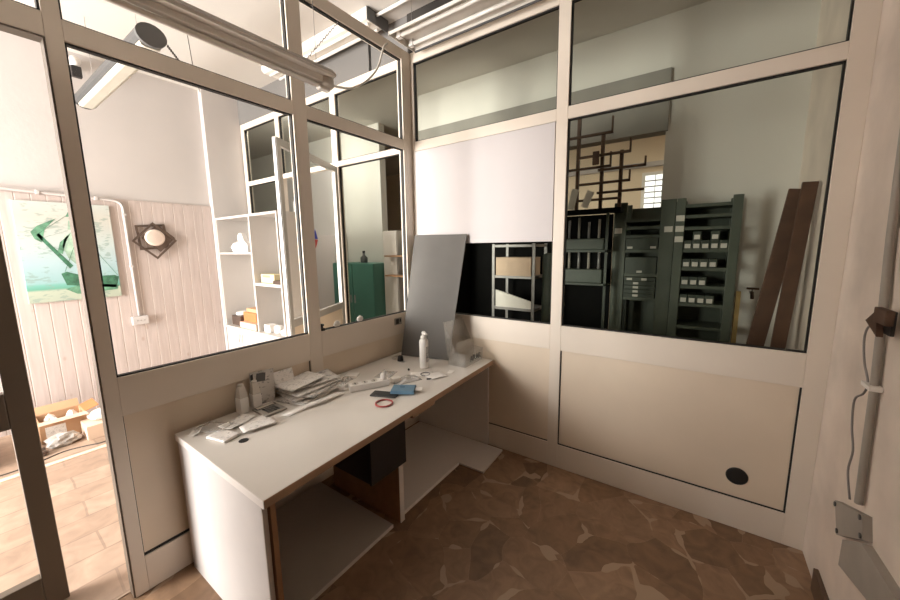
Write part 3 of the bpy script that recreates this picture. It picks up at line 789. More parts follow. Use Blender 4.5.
# coil of cable with a black plug
t = thing('cable_coil', (.10, -.42, ZT), 'flat coil of pale cable with black plug at the dark grey board foot', 'cable')
g = MB().ring((.110, -.375, ZT+.0035), .046, .0032, 36, 6).ring((.114, -.372, ZT+.009), .041, .0032, 36, 6)
link('cord', g, 'cablew', t)
g = MB(); g.lathe((.175, -.415, ZT+.001), [(.023, 0), (.024, .004), (.019, .038), (.014, .042)], 16); link('plug', g, 'black', t)
link('plug_pin', MB().obb((.215, -.432, ZT+.004), .03, .012, .006, Matrix.Rotation(.4, 4, 'Z'), .001), 'greym', t)
# acrylic leaflet holder
t = thing('leaflet_holder', (.60, -.18, ZT), 'clear plastic leaflet holder with black lettering at the right end of the desk', 'holder')
y0, y1, th = -.290, -.035, .004
link('base', MB().box(.545, .695, y0, y1, ZT+.0005, ZT+.005), 'acrylic', t)
link('front_panel', MB().prism([(.695, y0, ZT+.0055), (.695, y1, ZT+.0055), (.702, y1, ZT+.098), (.702, y0, ZT+.098)], (-th, 0, 0)), 'acrylic', t)
link('back_panel', MB().prism([(.549, y0, ZT+.0055), (.549, y1, ZT+.0055), (.510, y1, ZT+.320), (.510, y0, ZT+.320)], (-th, 0, 0)), 'acrylic', t)
for yy in (y0, y1-th):
    link('side_panel', MB().prism([(.551, yy, ZT+.0055), (.690, yy, ZT+.0055), (.697, yy, ZT+.098), (.615, yy, ZT+.105), (.518, yy, ZT+.305)], (0, th, 0)), 'acrylic', t)
link('divider', MB().prism([(.63, y0+.005, ZT+.0055), (.63, y1-.005, ZT+.0055), (.615, y1-.005, ZT+.17), (.615, y0+.005, ZT+.17)], (-.003, 0, 0)), 'acrylic', t)
tx = text_mesh('ARAR', .062, .0010)
Mx = Matrix.Translation((.7025, -.150, ZT+.05)) @ Matrix(((0, 0, 1, 0), (1, 0, 0, 0), (0, 1, 0, 0), (0, 0, 0, 1)))
lab(link('lettering', MB().merge(tx, Mx, False), 'black', t), 'black lettering ARAR')

# ------------------------------------------------------------------ fittings on partition A
t = thing('window_latch', (.0, -.985, 1.06), 'small black latch at the lower left corner of the clear pane by the corner', 'latch')
link('plate', MB().box(-.010, -.002, -.982, -.966, 1.060, 1.105, .002), 'black', t)
link('lever', MB().box(-.002, .012, -.984, -.962, 1.058, 1.076, .002).box(-.002, .010, -.980, -.966, 1.09, 1.104, .002), 'black', t)
g = MB().blob((-.011, -.845, Z_SILL+.0075), .009, .028, .024, .12, 2)
single('putty_lump', g, 'whitem', 'small grey-white lump on the sill, nearer the latch', 'lump')
g = MB().blob((-.011, -.640, Z_SILL+.0075), .009, .028, .024, .12, 5)
single('putty_lump', g, 'white', 'small white lump on the sill in front of the green cabinet', 'lump')
t = thing('wall_socket', (.0, -.24, .99), 'small dark socket plate in the sill rail beside the dark grey board', 'socket')
link('plate', MB().box(.0006, .008, -.285, -.205, .965, 1.022, .002), 'boxgrey', t)
link('insert', MB().box(.0082, .0105, -.275, -.240, .972, 1.015, .001).box(.0082, .010, -.232, -.214, .985, 1.012, .001), 'black', t)

# ------------------------------------------------------------------ fluorescent fixtures
def smooth(P, n=6):
    P = [Vector(p) for p in P]; out = []
    for i in range(len(P)-1):
        a, b, c, d_ = P[max(i-1, 0)], P[i], P[i+1], P[min(i+2, len(P)-1)]
        for k in range(n):
            t_ = k/n
            out.append(.5*((2*b) + (c-a)*t_ + (2*a-5*b+4*c-d_)*t_*t_ + (3*b-a-3*c+d_)*t_**3))
    return out + [P[-1]]
def hang(name, t, p0, p1, r=.0016): link(name, MB().tube([p0, p1], r, 6), 'wire', t)
# F1: hung in the office in front of the left partition
t = thing('hanging_lamp', (.28, -1.7, 2.46), 'long bare unlit strip lamp hanging in front of the left partition', 'lamp')
lz = 2.475
link('tray', MB().prism([(.205, -2.45, lz+.050), (.355, -2.45, lz+.050), (.325, -2.45, lz+.080), (.235, -2.45, lz+.080)], (0, 1.42, .012)), 'trayb', t)
link('batten', MB().box(.248, .312, -2.43, -1.05, lz+.018, lz+.052, .003), 'whitem', t)
link('reflector_lip', MB().prism([(.210, -2.45, lz+.038), (.350, -2.45, lz+.038), (.355, -2.45, lz+.049), (.205, -2.45, lz+.049)], (0, 1.42, .012)), 'whitem', t)
g = MB(); g.tube([(.28, -2.40, lz+.000), (.28, -1.10, lz+.006)], .0135, 14); link('tube_light', g, 'tube', t)
link('end_holder', MB().box(.262, .298, -1.098, -1.030, lz-.012, lz+.046, .006), 'white', t)
g = MB(); g.lathe((.28, -1.052, lz+.035), [(.036, -.03), (.048, -.02), (.048, .02), (.040, .036)], 20); link('end_cap', g, 'tray', t)
hang('hanging_wire', t, (.28, -1.10, lz+.094), (.285, -1.10, H)); hang('hanging_wire', t, (.28, -2.2, lz+.084), (.28, -2.2, H))
g = MB(); zz = []
for i in range(22): zz.append((.28+.004*(i % 2), -1.155+.010*i, 2.585+.0125*i+(.012 if i % 2 else 0)))
g.tube(zz, .0022, 5); link('slack_chain', g, 'wire', t)
# flex from the lamp to the corner
g = MB(); g.tube(smooth([(.28, -1.0, lz+.035), (.20, -.88, 2.56), (.10, -.70, 2.64), (.06, -.56, 2.73), (.045, -.46, 2.82), (.03, -.38, 2.92), (.015, -.31, 3.07), (.006, -.26, 3.12)]), .007, 8)
single('lamp_flex', g, 'tray', 'grey flex looping from the hanging strip lamp to the partition corner', 'cable')
# F2: twin-tube trough above the facing partition
t = thing('twin_lamp', (.74, -.21, 3.12), 'white twin-tube unlit lamp trough hung above the facing partition', 'lamp')
x0, x1 = .115, 1.45
tr = [(-.350, 3.108), (-.345, 3.106), (-.340, 3.120), (-.285, 3.150), (-.125, 3.150), (-.076, 3.124), (-.076, 3.110), (-.070, 3.110), (-.070, 3.130), (-.120, 3.158), (-.290, 3.158), (-.350, 3.126)]
link('trough', MB().prism([(x0, a, b) for a, b in tr], (x1-x0, 0, 0)), 'whitem', t)
link('end_cap', MB().prism([(x0-.008, -.353, 3.102), (x0-.008, -.353, 3.128), (x0-.008, -.292, 3.162), (x0-.008, -.118, 3.162), (x0-.008, -.066, 3.132), (x0-.008, -.066, 3.106)], (.0075, 0, 0)), 'tray', t)
for yy in (-.275, -.140):
    g = MB(); g.tube([(x0+.05, yy, 3.122), (x1-.05, yy, 3.122)], .014, 14); link('tube_light', g, 'tube', t)
    lab(link('tube_holder', MB().box(x0+.012, x0+.05, yy-.018, yy+.018, 3.104, 3.149, .004), 'white', t), 'white tube holder')
link('lip', MB().box(x0, x1, -.073, -.064, 3.098, 3.109), 'darkgrey', t)
hang('hanging_wire', t, (.20, -.2, 3.159), (.20, -.2, H)); hang('hanging_wire', t, (1.3, -.2, 3.159), (1.3, -.2, H))
# F3: ceiling batten beyond the partition
t = thing('ceiling_batten', (-.85, -.14, 3.38), 'white twin strip lamp on the ceiling beyond the upper left panes', 'lamp')
link('housing', MB().box(-1.75, -.20, -.26, -.03, 3.405, 3.447, .004), 'whitem', t)
link('reflector', MB().prism([(-1.75, -.26, 3.404), (-1.75, -.03, 3.404), (-1.75, -.06, 3.385), (-1.75, -.23, 3.385)], (1.55, 0, 0)), 'whitem', t)
for yy in (-.195, -.095):
    g = MB(); g.tube([(-1.70, yy, 3.368), (-.25, yy, 3.368)], .014, 12); link('tube_light', g, 'tube', t)
link('end_cap', MB().box(-.20, -.192, -.262, -.028, 3.352, 3.446, .002), 'darkgrey', t)
g = MB(); g.tube([(-.19, -.16, 3.425), (1.4, -.16, 3.425)], .012, 10)
single('ceiling_conduit', g, 'whitem', 'thin white conduit on the ceiling continuing from the strip lamp', 'conduit')
# L1: diffuser lamp of the left room
ly, lz1 = -1.48, 2.845
t = thing('pendant_lamp', (-1.55, ly, lz1), 'long grey hanging lamp with cream diffuser in the left room', 'lamp')
def prof(xa, pts): return [(xa, ly+a, lz1+b) for a, b in pts]
arc = [(.075*math.cos(a), .055+.055*math.sin(a)) for a in [PI*k/10 for k in range(11)]] + [(-.072, .030), (-.058, .012), (.058, .012), (.072, .030)]
link('housing', MB().prism(prof(-2.40, arc), (1.60, 0, 0)), 'lampgrey', t)
dif = [(-.054, .0118), (.054, .0118), (.048, -.006), (.030, -.013), (-.030, -.013), (-.048, -.006)]
link('diffuser', MB().prism(prof(-2.39, dif), (1.58, 0, 0)), 'diffuser', t)
full = [(.078*math.cos(a), .050+.064*math.sin(a)) for a in [2*PI*k/20 for k in range(20)]]
lab(link('end_cap', MB().prism(prof(-.80, full), (.025, 0, 0)), 'darkgrey', t), 'dark right end cap')
link('end_cap', MB().prism(prof(-2.425, full), (.025, 0, 0)), 'lampgrey', t)
hang('hanging_wire', t, (-2.1, ly, lz1+.108), (-2.1, ly, H)); hang('hanging_wire', t, (-1.0, ly, lz1+.108), (-1.0, ly, H))
zz = []
for i in range(44):
    f = i/43; zz.append((-.79-.62*f, -1.40+.40*f, 2.875+.06*f+(.010 if i % 2 else -.010)))
zz += [(-1.5, -.95, 2.92), (-1.62, -.93, 3.1), (-1.70, -.92, H)]
g = MB().tube(zz, .0032, 5); link('coiled_lead', g, 'cablek', t)
# small spotlight on the far wall
t = thing('spotlight', (XL, -1.44, 3.2), 'small white fitting with black front on the far wall beside the hanging lamp', 'spotlight')
g = MB(); g.lathe((XL, -1.44, 3.33), [(.05, .002), (.05, .02), (.03, .05), (.04, .08), (.04, .13)], 18, axis='x'); link('body', g, 'white', t)
link('front', MB().box(XL+.085, XL+.135, -1.475, -1.405, 3.19, 3.285, .006), 'black', t)

# ------------------------------------------------------------------ the far-left wall
# poster of a sailing ship
def poster_mat():
    m_, N, L = nm('faded_chart_print'); b = N['Principled BSDF']; b.inputs['Roughness'].default_value = .5
    tc = N.new('ShaderNodeTexCoord'); sp = N.new('ShaderNodeSeparateXYZ'); L.new(tc.outputs['Object'], sp.inputs[0])
    r = N.new('ShaderNodeValToRGB'); mr = N.new('ShaderNodeMapRange'); mr.inputs['From Max'].default_value = .91
    L.new(sp.outputs['Z'], mr.inputs['Value']); L.new(mr.outputs[0], r.inputs['Fac'])
    c = r.color_ramp; c.elements[0].color = (.36, .41, .33, 1); c.elements[1].color = (.48, .52, .49, 1)
    for p, k in ((.11, (.40, .45, .36)), (.13, (.12, .33, .25)), (.17, (.16, .40, .34)), (.19, (.26, .43, .44)), (.38, (.36, .49, .52)), (.62, (.46, .52, .50)), (.85, (.50, .49, .44))):
        e = c.elements.new(p); e.color = (*k, 1)
    n1 = N.new('ShaderNodeTexNoise'); n1.inputs['Scale'].default_value = 60; mp = N.new('ShaderNodeMapping'); mp.inputs['Scale'].default_value = (1, .35, 1)
    L.new(tc.outputs['Object'], mp.inputs[0]); L.new(mp.outputs[0], n1.inputs['Vector'])
    n2 = N.new('ShaderNodeTexNoise'); n2.inputs['Scale'].default_value = 7; L.new(tc.outputs['Object'], n2.inputs['Vector'])
    mu = N.new('ShaderNodeMath'); mu.operation = 'MULTIPLY'; L.new(n1.outputs['Fac'], mu.inputs[0]); L.new(n2.outputs['Fac'], mu.inputs[1])
    m2 = N.new('ShaderNodeMapRange'); m2.inputs['From Min'].default_value = .30; m2.inputs['From Max'].default_value = .36; m2.inputs['To Max'].default_value = .6
    L.new(mu.outputs[0], m2.inputs['Value'])
    mx = N.new('ShaderNodeMix'); mx.data_type = 'RGBA'; mx.inputs['B'].default_value = (.22, .30, .26, 1)
    L.new(m2.outputs[0], mx.inputs['Factor']); L.new(r.outputs['Color'], mx.inputs['A']); L.new(mx.outputs['Result'], b.inputs['Base Color'])
    return m_
M['poster'] = poster_mat()
PY0, PY1, PZ0, PZ1 = -1.965, -1.335, 1.15, 2.06
t = thing('poster', (XL, -1.65, PZ0), 'faded blue-green poster of a sailing ship on the boarded wall', 'poster')
link('sheet', MB().box(XL+.003, XL+.022, PY0, PY1, PZ0, PZ1, .002), 'poster', t)
def onp(pts): return [(XL+.0225, PY0+a*(PY1-PY0), PZ0+b*(PZ1-PZ0)) for a, b in pts]
for nmz, pts, ma in (
    ('printed_hull', [(.40, .16), (.95, .10), (1.0, .22), (.95, .24), (.62, .24), (.42, .30), (.36, .28)], 'green1'),
    ('printed_bowsprit', [(.18, .67), (.21, .69), (.50, .36), (.46, .33)], 'green1'),
    ('printed_jib', [(.13, .70), (.20, .76), (.40, .84), (.27, .73), (.24, .64), (.22, .60), (.16, .63)], 'green2'),
    ('printed_sail', [(.42, .56), (.46, .66), (.56, .72), (.80, .72), (.78, .40), (.55, .36), (.46, .44)], 'green3'),
    ('printed_sail', [(.50, .73), (.52, .82), (.60, .86), (.80, .86), (.78, .73)], 'green3'),
    ('printed_sail', [(.50, .86), (.54, .92), (.80, .92), (.78, .87)], 'green2'),
    ('printed_staysail', [(.36, .50), (.40, .60), (.52, .69), (.46, .60), (.41, .48)], 'green2'),
    ('printed_wave', [(.38, .12), (.60, .17), (.98, .13), (.96, .08), (.50, .06)], 'green2')):
    link(nmz, MB().prism(onp(pts), (.0004, 0, 0)), ma, t)
for p0_, p1_ in (((.19, .68), (.52, .88)), ((.22, .64), (.50, .72)), ((.30, .56), (.46, .50)), ((.58, .94), (.60, .24)), ((.62, .70), (.98, .24)), ((.40, .30), (.56, .60))):
    d_ = .006; link('printed_rigging', MB().prism(onp([p0_, (p0_[0]+d_, p0_[1]), (p1_[0]+d_, p1_[1]), p1_]), (.0009, 0, 0)), 'green1', t)
# conduit with a socket
t = thing('wall_conduit', (XL, -1.6, .86), 'white conduit over the poster, turning down to a socket', 'conduit')
pr = .013; xw = XL+.016
g = MB(); g.tube([(xw, -2.6, 2.165), (xw, -2.0, 2.150), (xw, -1.66, 2.132), (xw, -1.30, 2.118), (xw, -1.26, 2.108), (xw, -1.236, 2.085), (xw, -1.226, 2.05), (xw, -1.222, 1.5), (xw, -1.215, .92)], pr, 10)
link('pipe', g, 'plaster', t)
for (yy, zz_) in ((-2.20, 2.155), (-1.80, 2.140), (-1.42, 2.123)): link('clip', MB().box(XL, XL+.034, yy-.012, yy+.012, zz_-.018, zz_+.018, .003), 'plaster', t)
for zz_ in (1.98, 1.45): link('clip', MB().box(XL, XL+.034, -1.238, -1.208, zz_-.012, zz_+.012, .003), 'plaster', t)
so = link('socket', MB().box(XL+.001, XL+.045, -1.285, -1.145, .825, .915, .008), 'plaster', t)
g = MB()
for q in (-.03, 0, .03): g.lathe((XL+.0455, -1.215+q, .87), [(.007, 0), (.007, .0012)], 10, axis='x')
link('socket_hole', g, 'boxgrey', so)
# wall lamp of two crossed square plates and a disc
t = thing('wall_sconce', (XL, -1.01, 1.75), 'bronze wall lamp of two crossed square frames round a pale disc', 'lamp')
def sq(c, s_, rot, x0_, x1_, hole, mm, nmz):
    def q(r): return [(x0_, c[0]+r*math.cos(rot+PI/4+k*PI/2), c[1]+r*math.sin(rot+PI/4+k*PI/2)) for k in range(4)]
    if not hole: return link(nmz, MB().prism(q(s_), (x1_-x0_, 0, 0)), mm, t)
    o_, i_ = q(s_), q(s_*hole); g = MB()
    for k in range(4): g.prism([o_[k], o_[(k+1) % 4], i_[(k+1) % 4], i_[k]], (x1_-x0_, 0, 0))
    return link(nmz, g, mm, t)
sq((-1.012, 1.757), .185, .08, XL+.010, XL+.022, .84, 'bronze', 'square_frame')
sq((-1.000, 1.715), .200, .80, XL+.030, XL+.042, .86, 'bronze', 'square_frame')
sq((-.962, 1.745), .150, .80, XL+.026, XL+.030, 0, 'bronze', 'back_plate')
g = MB(); g.lathe((XL+.043, -1.00, 1.748), [(.088, 0), (.088, .010), (.070, .014)], 32, axis='x'); link('disc', g, 'bronzel', t)
g = MB(); g.lathe((XL, -1.0, 1.74), [(.04, .0), (.04, .042)], 16, axis='x'); link('mount', g, 'bronze', t)

# ------------------------------------------------------------------ shelf unit in the left room
sx0, sx1, sxb, sxm, sy0, sy1 = -2.80, -1.45, -1.235, -2.005, -.40, -.02
t = thing('shelf_unit', (-2.0, -.2, 0), 'white open shelf unit with base cupboards against the far glazed partition', 'shelf unit')
for nmz, a, b in (('side_panel', sx0, sx0+.022), ('divider', sxm-.011, sxm+.011), ('side_panel', sx1-.022, sx1)):
    link(nmz, MB().box(a, b, sy0, sy1, .682, 1.963), 'shelfwhite', t)
link('top_board', MB().box(sx0, sx1, sy0, sy1, 1.9635, 1.988), 'shelfwhite', t)
link('back_panel', MB().box(sx0+.022, sxm-.011, sy1-.012, sy1, .682, 1.963).box(sxm+.011, sx1-.022, sy1-.012, sy1, .682, 1.963), 'shelfwhite', t)
link('shelf_board', MB().box(sx0+.022, sxm-.011, sy0+.01, sy1-.012, 1.555, 1.577), 'shelfwhite', t)
link('shelf_board', MB().box(sxm+.011, sx1-.022, sy0+.005, sy1-.012, 1.210, 1.240), 'shelfwhite', t)
link('counter', MB().box(sx0, sxb, sy0-.02, sy1, .655, .682, .003), 'shelfwhite', t)
link('cupboard_body', MB().box(sx0+.01, sxb-.01, sy0+.022, sy1, .06, .655).box(sx0+.03, sxb-.03, sy0+.06, sy1, 0, .06), 'shelfwhite', t)
for k in range(4):
    a = sx0+.004+k*.391
    dr = link('cupboard_door', MB().box(a, a+.385, sy0, sy0+.020, .07, .650, .002), 'shelfwhite', t)
    link('handle', MB().tube([(a+(.35 if k % 2 == 0 else .036), sy0-.02, .50), (a+(.35 if k % 2 == 0 else .036), sy0-.02, .60)], .005, 8), 'greym', dr)
g = MB()
for px_, pz_ in ((-2.70, 1.30), (-2.12, 1.33), (-2.70, 1.06), (-2.12, 1.08), (-1.95, 1.55), (-1.95, 1.02)): g.lathe((px_, sy1-.013, pz_), [(.006, 0), (.006, -.004)], 8, axis='y')
link('shelf_pin', g, 'bronze', t)
# things on it
t = thing('paper_ornament', (-2.30, -.30, 1.578), 'white spotted gable-shaped ornament on the upper shelf', 'ornament')
link('body', MB().prism([(-2.43, -.33, 1.5785), (-2.23, -.33, 1.5785), (-2.23, -.33, 1.665), (-2.29, -.33, 1.70), (-2.35, -.33, 1.80), (-2.42, -.33, 1.79), (-2.45, -.33, 1.74), (-2.41, -.33, 1.68)], (0, .05, 0)), 'white', t)
g = MB()
for i in range(12): g.lathe((-2.40+.15*random.random(), -.3301, 1.60+.13*random.random()), [(.006, 0), (.006, -.0008)], 8, axis='y')
link('spots', g, 'darkgrey', t)
single('dark_case', MB().box(-2.30, -2.10, -.20, -.10, 1.5785, 1.76, .01), 'greym', 'grey case behind the white spotted ornament', 'case')
single('grey_bag', MB().blob((-2.56, -.26, 1.5785), .11, .08, .07, .2, 6), 'sackw', 'pale crumpled bag left of the spotted ornament', 'bag')
t = thing('yellow_carton', (-1.83, -.27, 1.241), 'pale yellow carton on the right-hand shelf', 'carton')
link('body', MB().box(-2.0+.03, -1.70, -.34, -.22, 1.2405, 1.335, .004), 'yellow', t)
link('lid_flap', MB().box(-1.93, -1.78, -.342, -.3405, 1.30, 1.325), 'card', t)
single('brown_parcel', MB().box(-1.68, -1.48, -.37, -.28, 1.2405, 1.275, .006), 'bronze', 'flat dark parcel right of the yellow carton', 'parcel')
single('white_cup', MB().lathe((-1.52, -.20, 1.2405), [(.03, 0), (.04, .01), (.045, .09), (.04, .09), (.03, .02)], 18), 'white', 'white cup at the right end of the right-hand shelf', 'cup')
GB = 'cartons on the counter of the shelf unit'
tag(link('carton', MB().box(-2.72, -2.50, -.36, -.22, .6825, .80, .003), 'bronze'), 'dark brown carton at the left end of the counter', 'carton', GB)
tag(link('carton', MB().box(-2.48, -2.18, -.33, -.16, .6825, .86, .003), 'cardo'), 'orange-brown carton in the middle of the left bay', 'carton', GB)
tag(link('carton', MB().box(-2.46, -2.08, -.39, -.335, .6825, .75, .003), 'cardp'), 'flat pink-beige carton in front of the orange-brown one', 'carton', GB)
tag(link('carton', MB().box(-2.44, -2.16, -.31, -.18, .8605, .905, .003), 'card'), 'flat brown carton lying on the orange-brown one', 'carton', GB)
tag(link('tape_roll', MB().ring((-2.60, -.29, .825), .045, .022, 24, 8), 'paper'), 'white tape roll on the dark brown carton', 'tape')
GW = 'white knick-knacks on the counter of the shelf unit'
single('white_box', MB().box(-1.96, -1.84, -.36, -.26, .6825, .765, .004), 'white', 'small white box on the counter right of the divider', 'box', GW)
single('white_pot', MB().lathe((-1.74, -.31, .6825), [(.035, 0), (.05, .02), (.05, .07), (.035, .085), (.02, .09)], 18), 'white', 'round white pot on the counter beside the white box', 'pot', GW)
single('white_jug', MB().lathe((-1.68, -.17, .6825), [(.04, 0), (.06, .03), (.05, .12), (.035, .16), (.045, .18)], 18), 'whitem', 'tall white jug at the back of the counter', 'jug', GW)
single('grey_lump', MB().blob((-1.60, -.33, .6825), .05, .035, .035, .2, 21), 'sackw', 'small crumpled white wrapper beside the pot', 'wrapper', GW)
for k in range(6):
    q = MB().obb((-1.345+.006*((k*7) % 3-1), -.24, .6825+.0135+k*.0275), .18, .25, .026, Matrix.Rotation(.04*((k*5) % 3-1), 4, 'Z'), .002)
    single('book', q, ['paper', 'printed', 'sackw', 'printed2', 'paper', 'printed'][k], ['white book at the bottom of the stack on the counter', 'second book from the bottom of the counter stack', 'third book from the bottom of the counter stack', 'third book from the top of the counter stack', 'second book from the top of the counter stack', 'printed book on top of the counter stack'][k], 'book', 'books stacked on the counter')

# ------------------------------------------------------------------ floor clutter by the left wall
t = thing('cardboard_box', (-2.45, -1.93, 0), 'open brown cardboard box with white label on the floor by the boarded wall', 'box')
bx0, bx1, by0, by1, bh = -2.62, -2.38, -2.08, -1.80, .19
g = MB().box(bx0, bx1, by0, by0+.008, .002, bh).box(bx0, bx1, by1-.008, by1, .002, bh).box(bx0, bx0+.008, by0+.008, by1-.008, .002, bh).box(bx1-.008, bx1, by0+.008, by1-.008, .002, bh).box(bx0, bx1, by0, by1, .002, .01)
link('carton_body', g, 'card', t)
link('flap', MB().prism([(bx1, by0, bh), (bx1, by1, bh), (bx1+.06, by1+.01, bh-.01), (bx1+.06, by0-.01, bh-.01)], (0, 0, .005)), 'cardp', t)
link('flap', MB().prism([(bx0, by0, bh), (bx0, by1, bh), (bx0-.05, by1, bh+.06), (bx0-.05, by0, bh+.06)], (.004, 0, .002)), 'card', t)
link('flap', MB().prism([(bx0, by1, bh), (bx1, by1, bh), (bx1, by1+.09, bh+.03), (bx0, by1+.09, bh+.03)], (0, 0, .005)), 'cardo', t)
link('label', MB().box(bx1+.0003, bx1+.001, by0+.03, by0+.15, .05, .14), 'printed3', t)
for i, (a, b, s_) in enumerate(((-2.545, -2.0, .052), (-2.435, -1.995, .042), (-2.50, -1.87, .052))):
    single('paper_wad', MB().blob((a, b, .012), s_, s_*.9, .105, .2, 30+i), 'sackw', ['white crumpled wad at the left in the open cardboard box', 'white crumpled wad at the front in the open cardboard box', 'white crumpled wad at the right in the open cardboard box'][i], 'paper', 'white wads in the open cardboard box')
single('low_carton', MB().box(-2.36, -2.14, -1.845, -1.50, .002, .125, .004), 'cardp', 'low pinkish carton on the floor right of the open cardboard box', 'carton')
single('white_sack', MB().blob((-2.26, -1.68, .127), .075, .13, .055, .15, 40), 'sackw', 'white crumpled bag lying on the low pinkish carton', 'bag')
single('grey_sack', MB().blob((-2.24, -1.97, .0), .07, .10, .06, .25, 42), 'sack', 'crumpled grey plastic lying in front of the open cardboard box', 'plastic')
single('dark_scrap', MB().blob((-2.14, -2.12, .0), .045, .05, .035, .3, 44), 'bronze', 'dark crumpled scrap at the left of the grey plastic', 'scrap')
single('bag_heap', MB().blob((-2.35, -2.72, .0), .30, .34, .20, .2, 46), 'sack', 'pale crumpled heap on the floor seen through the open door leaf', 'bag')
g = MB(); g.tube(smooth([(-2.02, -2.6, .006), (-2.0, -2.25, .006), (-2.03, -2.12, .006), (-2.07, -2.0, .006), (-2.04, -1.88, .006), (-2.0, -1.78, .006), (-2.04, -1.6, .006), (-2.1, -1.2, .006)]), .006, 8)
single('floor_cable', g, 'cablek', 'thin dark cable lying on the floor in front of the cartons', 'cable')
single('floor_strip', MB().box(-1.925, -1.875, -3.6, -.6, .0, .012, .003), 'cardp', 'pale floor strip running parallel to the boarded wall', 'strip')

# ------------------------------------------------------------------ right wall cabling
yw = -.525; xw = XR
t = thing('cable_conduit', (XR, yw, .55), 'grey vertical conduit with loose cables on the right wall', 'conduit')
g = MB(); g.tube(smooth([(xw-.016, -.602, .66), (xw-.016, -.592, .80), (xw-.016, -.572, 1.085), (xw-.017, -.545, 1.366), (xw-.016, -.505, 1.61), (xw-.016, -.47, 2.1), (xw-.016, -.46, 2.7), (xw-.016, -.46, H)]), .0115, 10); link('pipe', g, 'boxgrey', t)
g = MB(); g.tube(smooth([(xw-.010, -.560, .64), (xw-.012, -.552, .90), (xw-.012, -.535, 1.1), (xw-.012, -.512, 1.30), (xw-.012, -.470, 1.62), (xw-.012, -.435, 2.1), (xw-.012, -.425, 2.7), (xw-.012, -.425, H)]), .006, 8); link('cable', g, 'wire', t)
g = MB(); g.tube(smooth([(xw-.024, -.53, 1.305), (xw-.026, -.475, 1.29), (xw-.026, -.455, 1.24), (xw-.026, -.49, 1.16), (xw-.024, -.54, 1.10), (xw-.024, -.52, 1.05), (xw-.026, -.455, 1.0), (xw-.026, -.47, .90), (xw-.026, -.515, .82), (xw-.026, -.50, .73), (xw-.024, -.55, .64)]), .0036, 8); link('loose_cable', g, 'wire', t)
lab(link('clamp', MB().box(xw-.036, xw-.001, -.60, -.52, 1.083, 1.100, .003), 'white', t), 'white clamp')
t = thing('broken_socket', (XR, -.62, 1.31), 'dark broken socket box on the right wall above the cable clamp', 'socket')
link('box', MB().box(xw-.060, xw-.040, -.72, -.62, 1.335, 1.385, .004), 'steelbrown', t)
link('bracket', MB().prism([(xw-.058, -.555, 1.327), (xw-.058, -.635, 1.375), (xw-.058, -.665, 1.29)], (.016, 0, 0)), 'steelbrown', t)
link('back_plate', MB().box(xw-.039, xw-.0295, -.70, -.60, 1.30, 1.38, .002), 'black', t)
t = thing('junction_box', (XR, -.60, .45), 'grey square junction box low on the right wall', 'junction box')
link('body', MB().prism([(xw-.024, -.410, .548), (xw-.024, -.672, .660), (xw-.024, -.705, .585), (xw-.024, -.480, .440)], (.0235, 0, 0)), 'boxgrey', t)
for a, b in ((-.426, .540), (-.662, .642), (-.688, .588), (-.486, .460)):
    g = MB(); g.lathe((xw-.0245, a, b), [(.009, 0), (.010, -.004)], 10, axis='x'); link('screw', g, 'darkgrey', t)
single('cable_trunking', MB().prism([(xw-.026, -.55, .36), (xw-.026, -.55, .470), (xw-.026, -.707, .575), (xw-.026, -.97, .594), (xw-.026, -2.2, .62), (xw-.026, -2.2, .49), (xw-.026, -.80, .44)], (.026, 0, 0)), 'boxgrey', 'grey cable trunking running forward from the junction box', 'trunking')
for k, (a, b, s_) in enumerate(((-.70, .62, .016), (-.78, .56, .012), (-.42, .30, .014))):
    pass
# ------------------------------------------------------------------ back room seen through the facing partition
# two dark green shelving units
def green_unit(x0, x1, y0, label, shelves, pw=.10):
    t = thing('shelving', ((x0+x1)/2, y0+.15, 0), label, 'shelving', 'dark green shelving units')
    for a in (x0, x1-pw):
        link('post', MB().box(a, a+pw, y0, y0+.03, 0, 1.95, .003).box(a, a+pw, y0+.25, y0+.28, 0, 1.95, .003), 'shelfgreen', t)
    for z in shelves: link('shelf', MB().box(x0+.002, x1-.002, y0+.006, y0+.275, z-.012, z+.012), 'shelfgreen', t)
    link('back_sheet', MB().box(x0, x1, y0+.281, y0+.287, .1, 1.92), 'shelfgreen', t)
    return t
gy = .93
gl = green_unit(1.425, 1.868, gy, 'dark green shelving unit left of the two behind the wide pane', (1.80, 1.74, 1.67, 1.55, 1.35, 1.15, .8, .4))
gr = green_unit(1.872, 2.275, gy, 'dark green shelving unit right of the two, beside the brown planks', (1.89, 1.81, 1.72, 1.55, 1.41, 1.27, 1.13, .95, .6, .3), .060)
for t, x, z in ((gl, 1.465, 1.72), (gl, 1.828, 1.72), (gr, 1.902, 1.80), (gr, 1.902, 1.72), (gr, 1.902, 1.64)):
    lab(link('paper_plate', MB().box(x-.028, x+.028, gy-.003, gy-.0003, z-.022, z+.022), 'label', t), 'white paper plate')
GBX = 'labelled boxes on the green shelving'
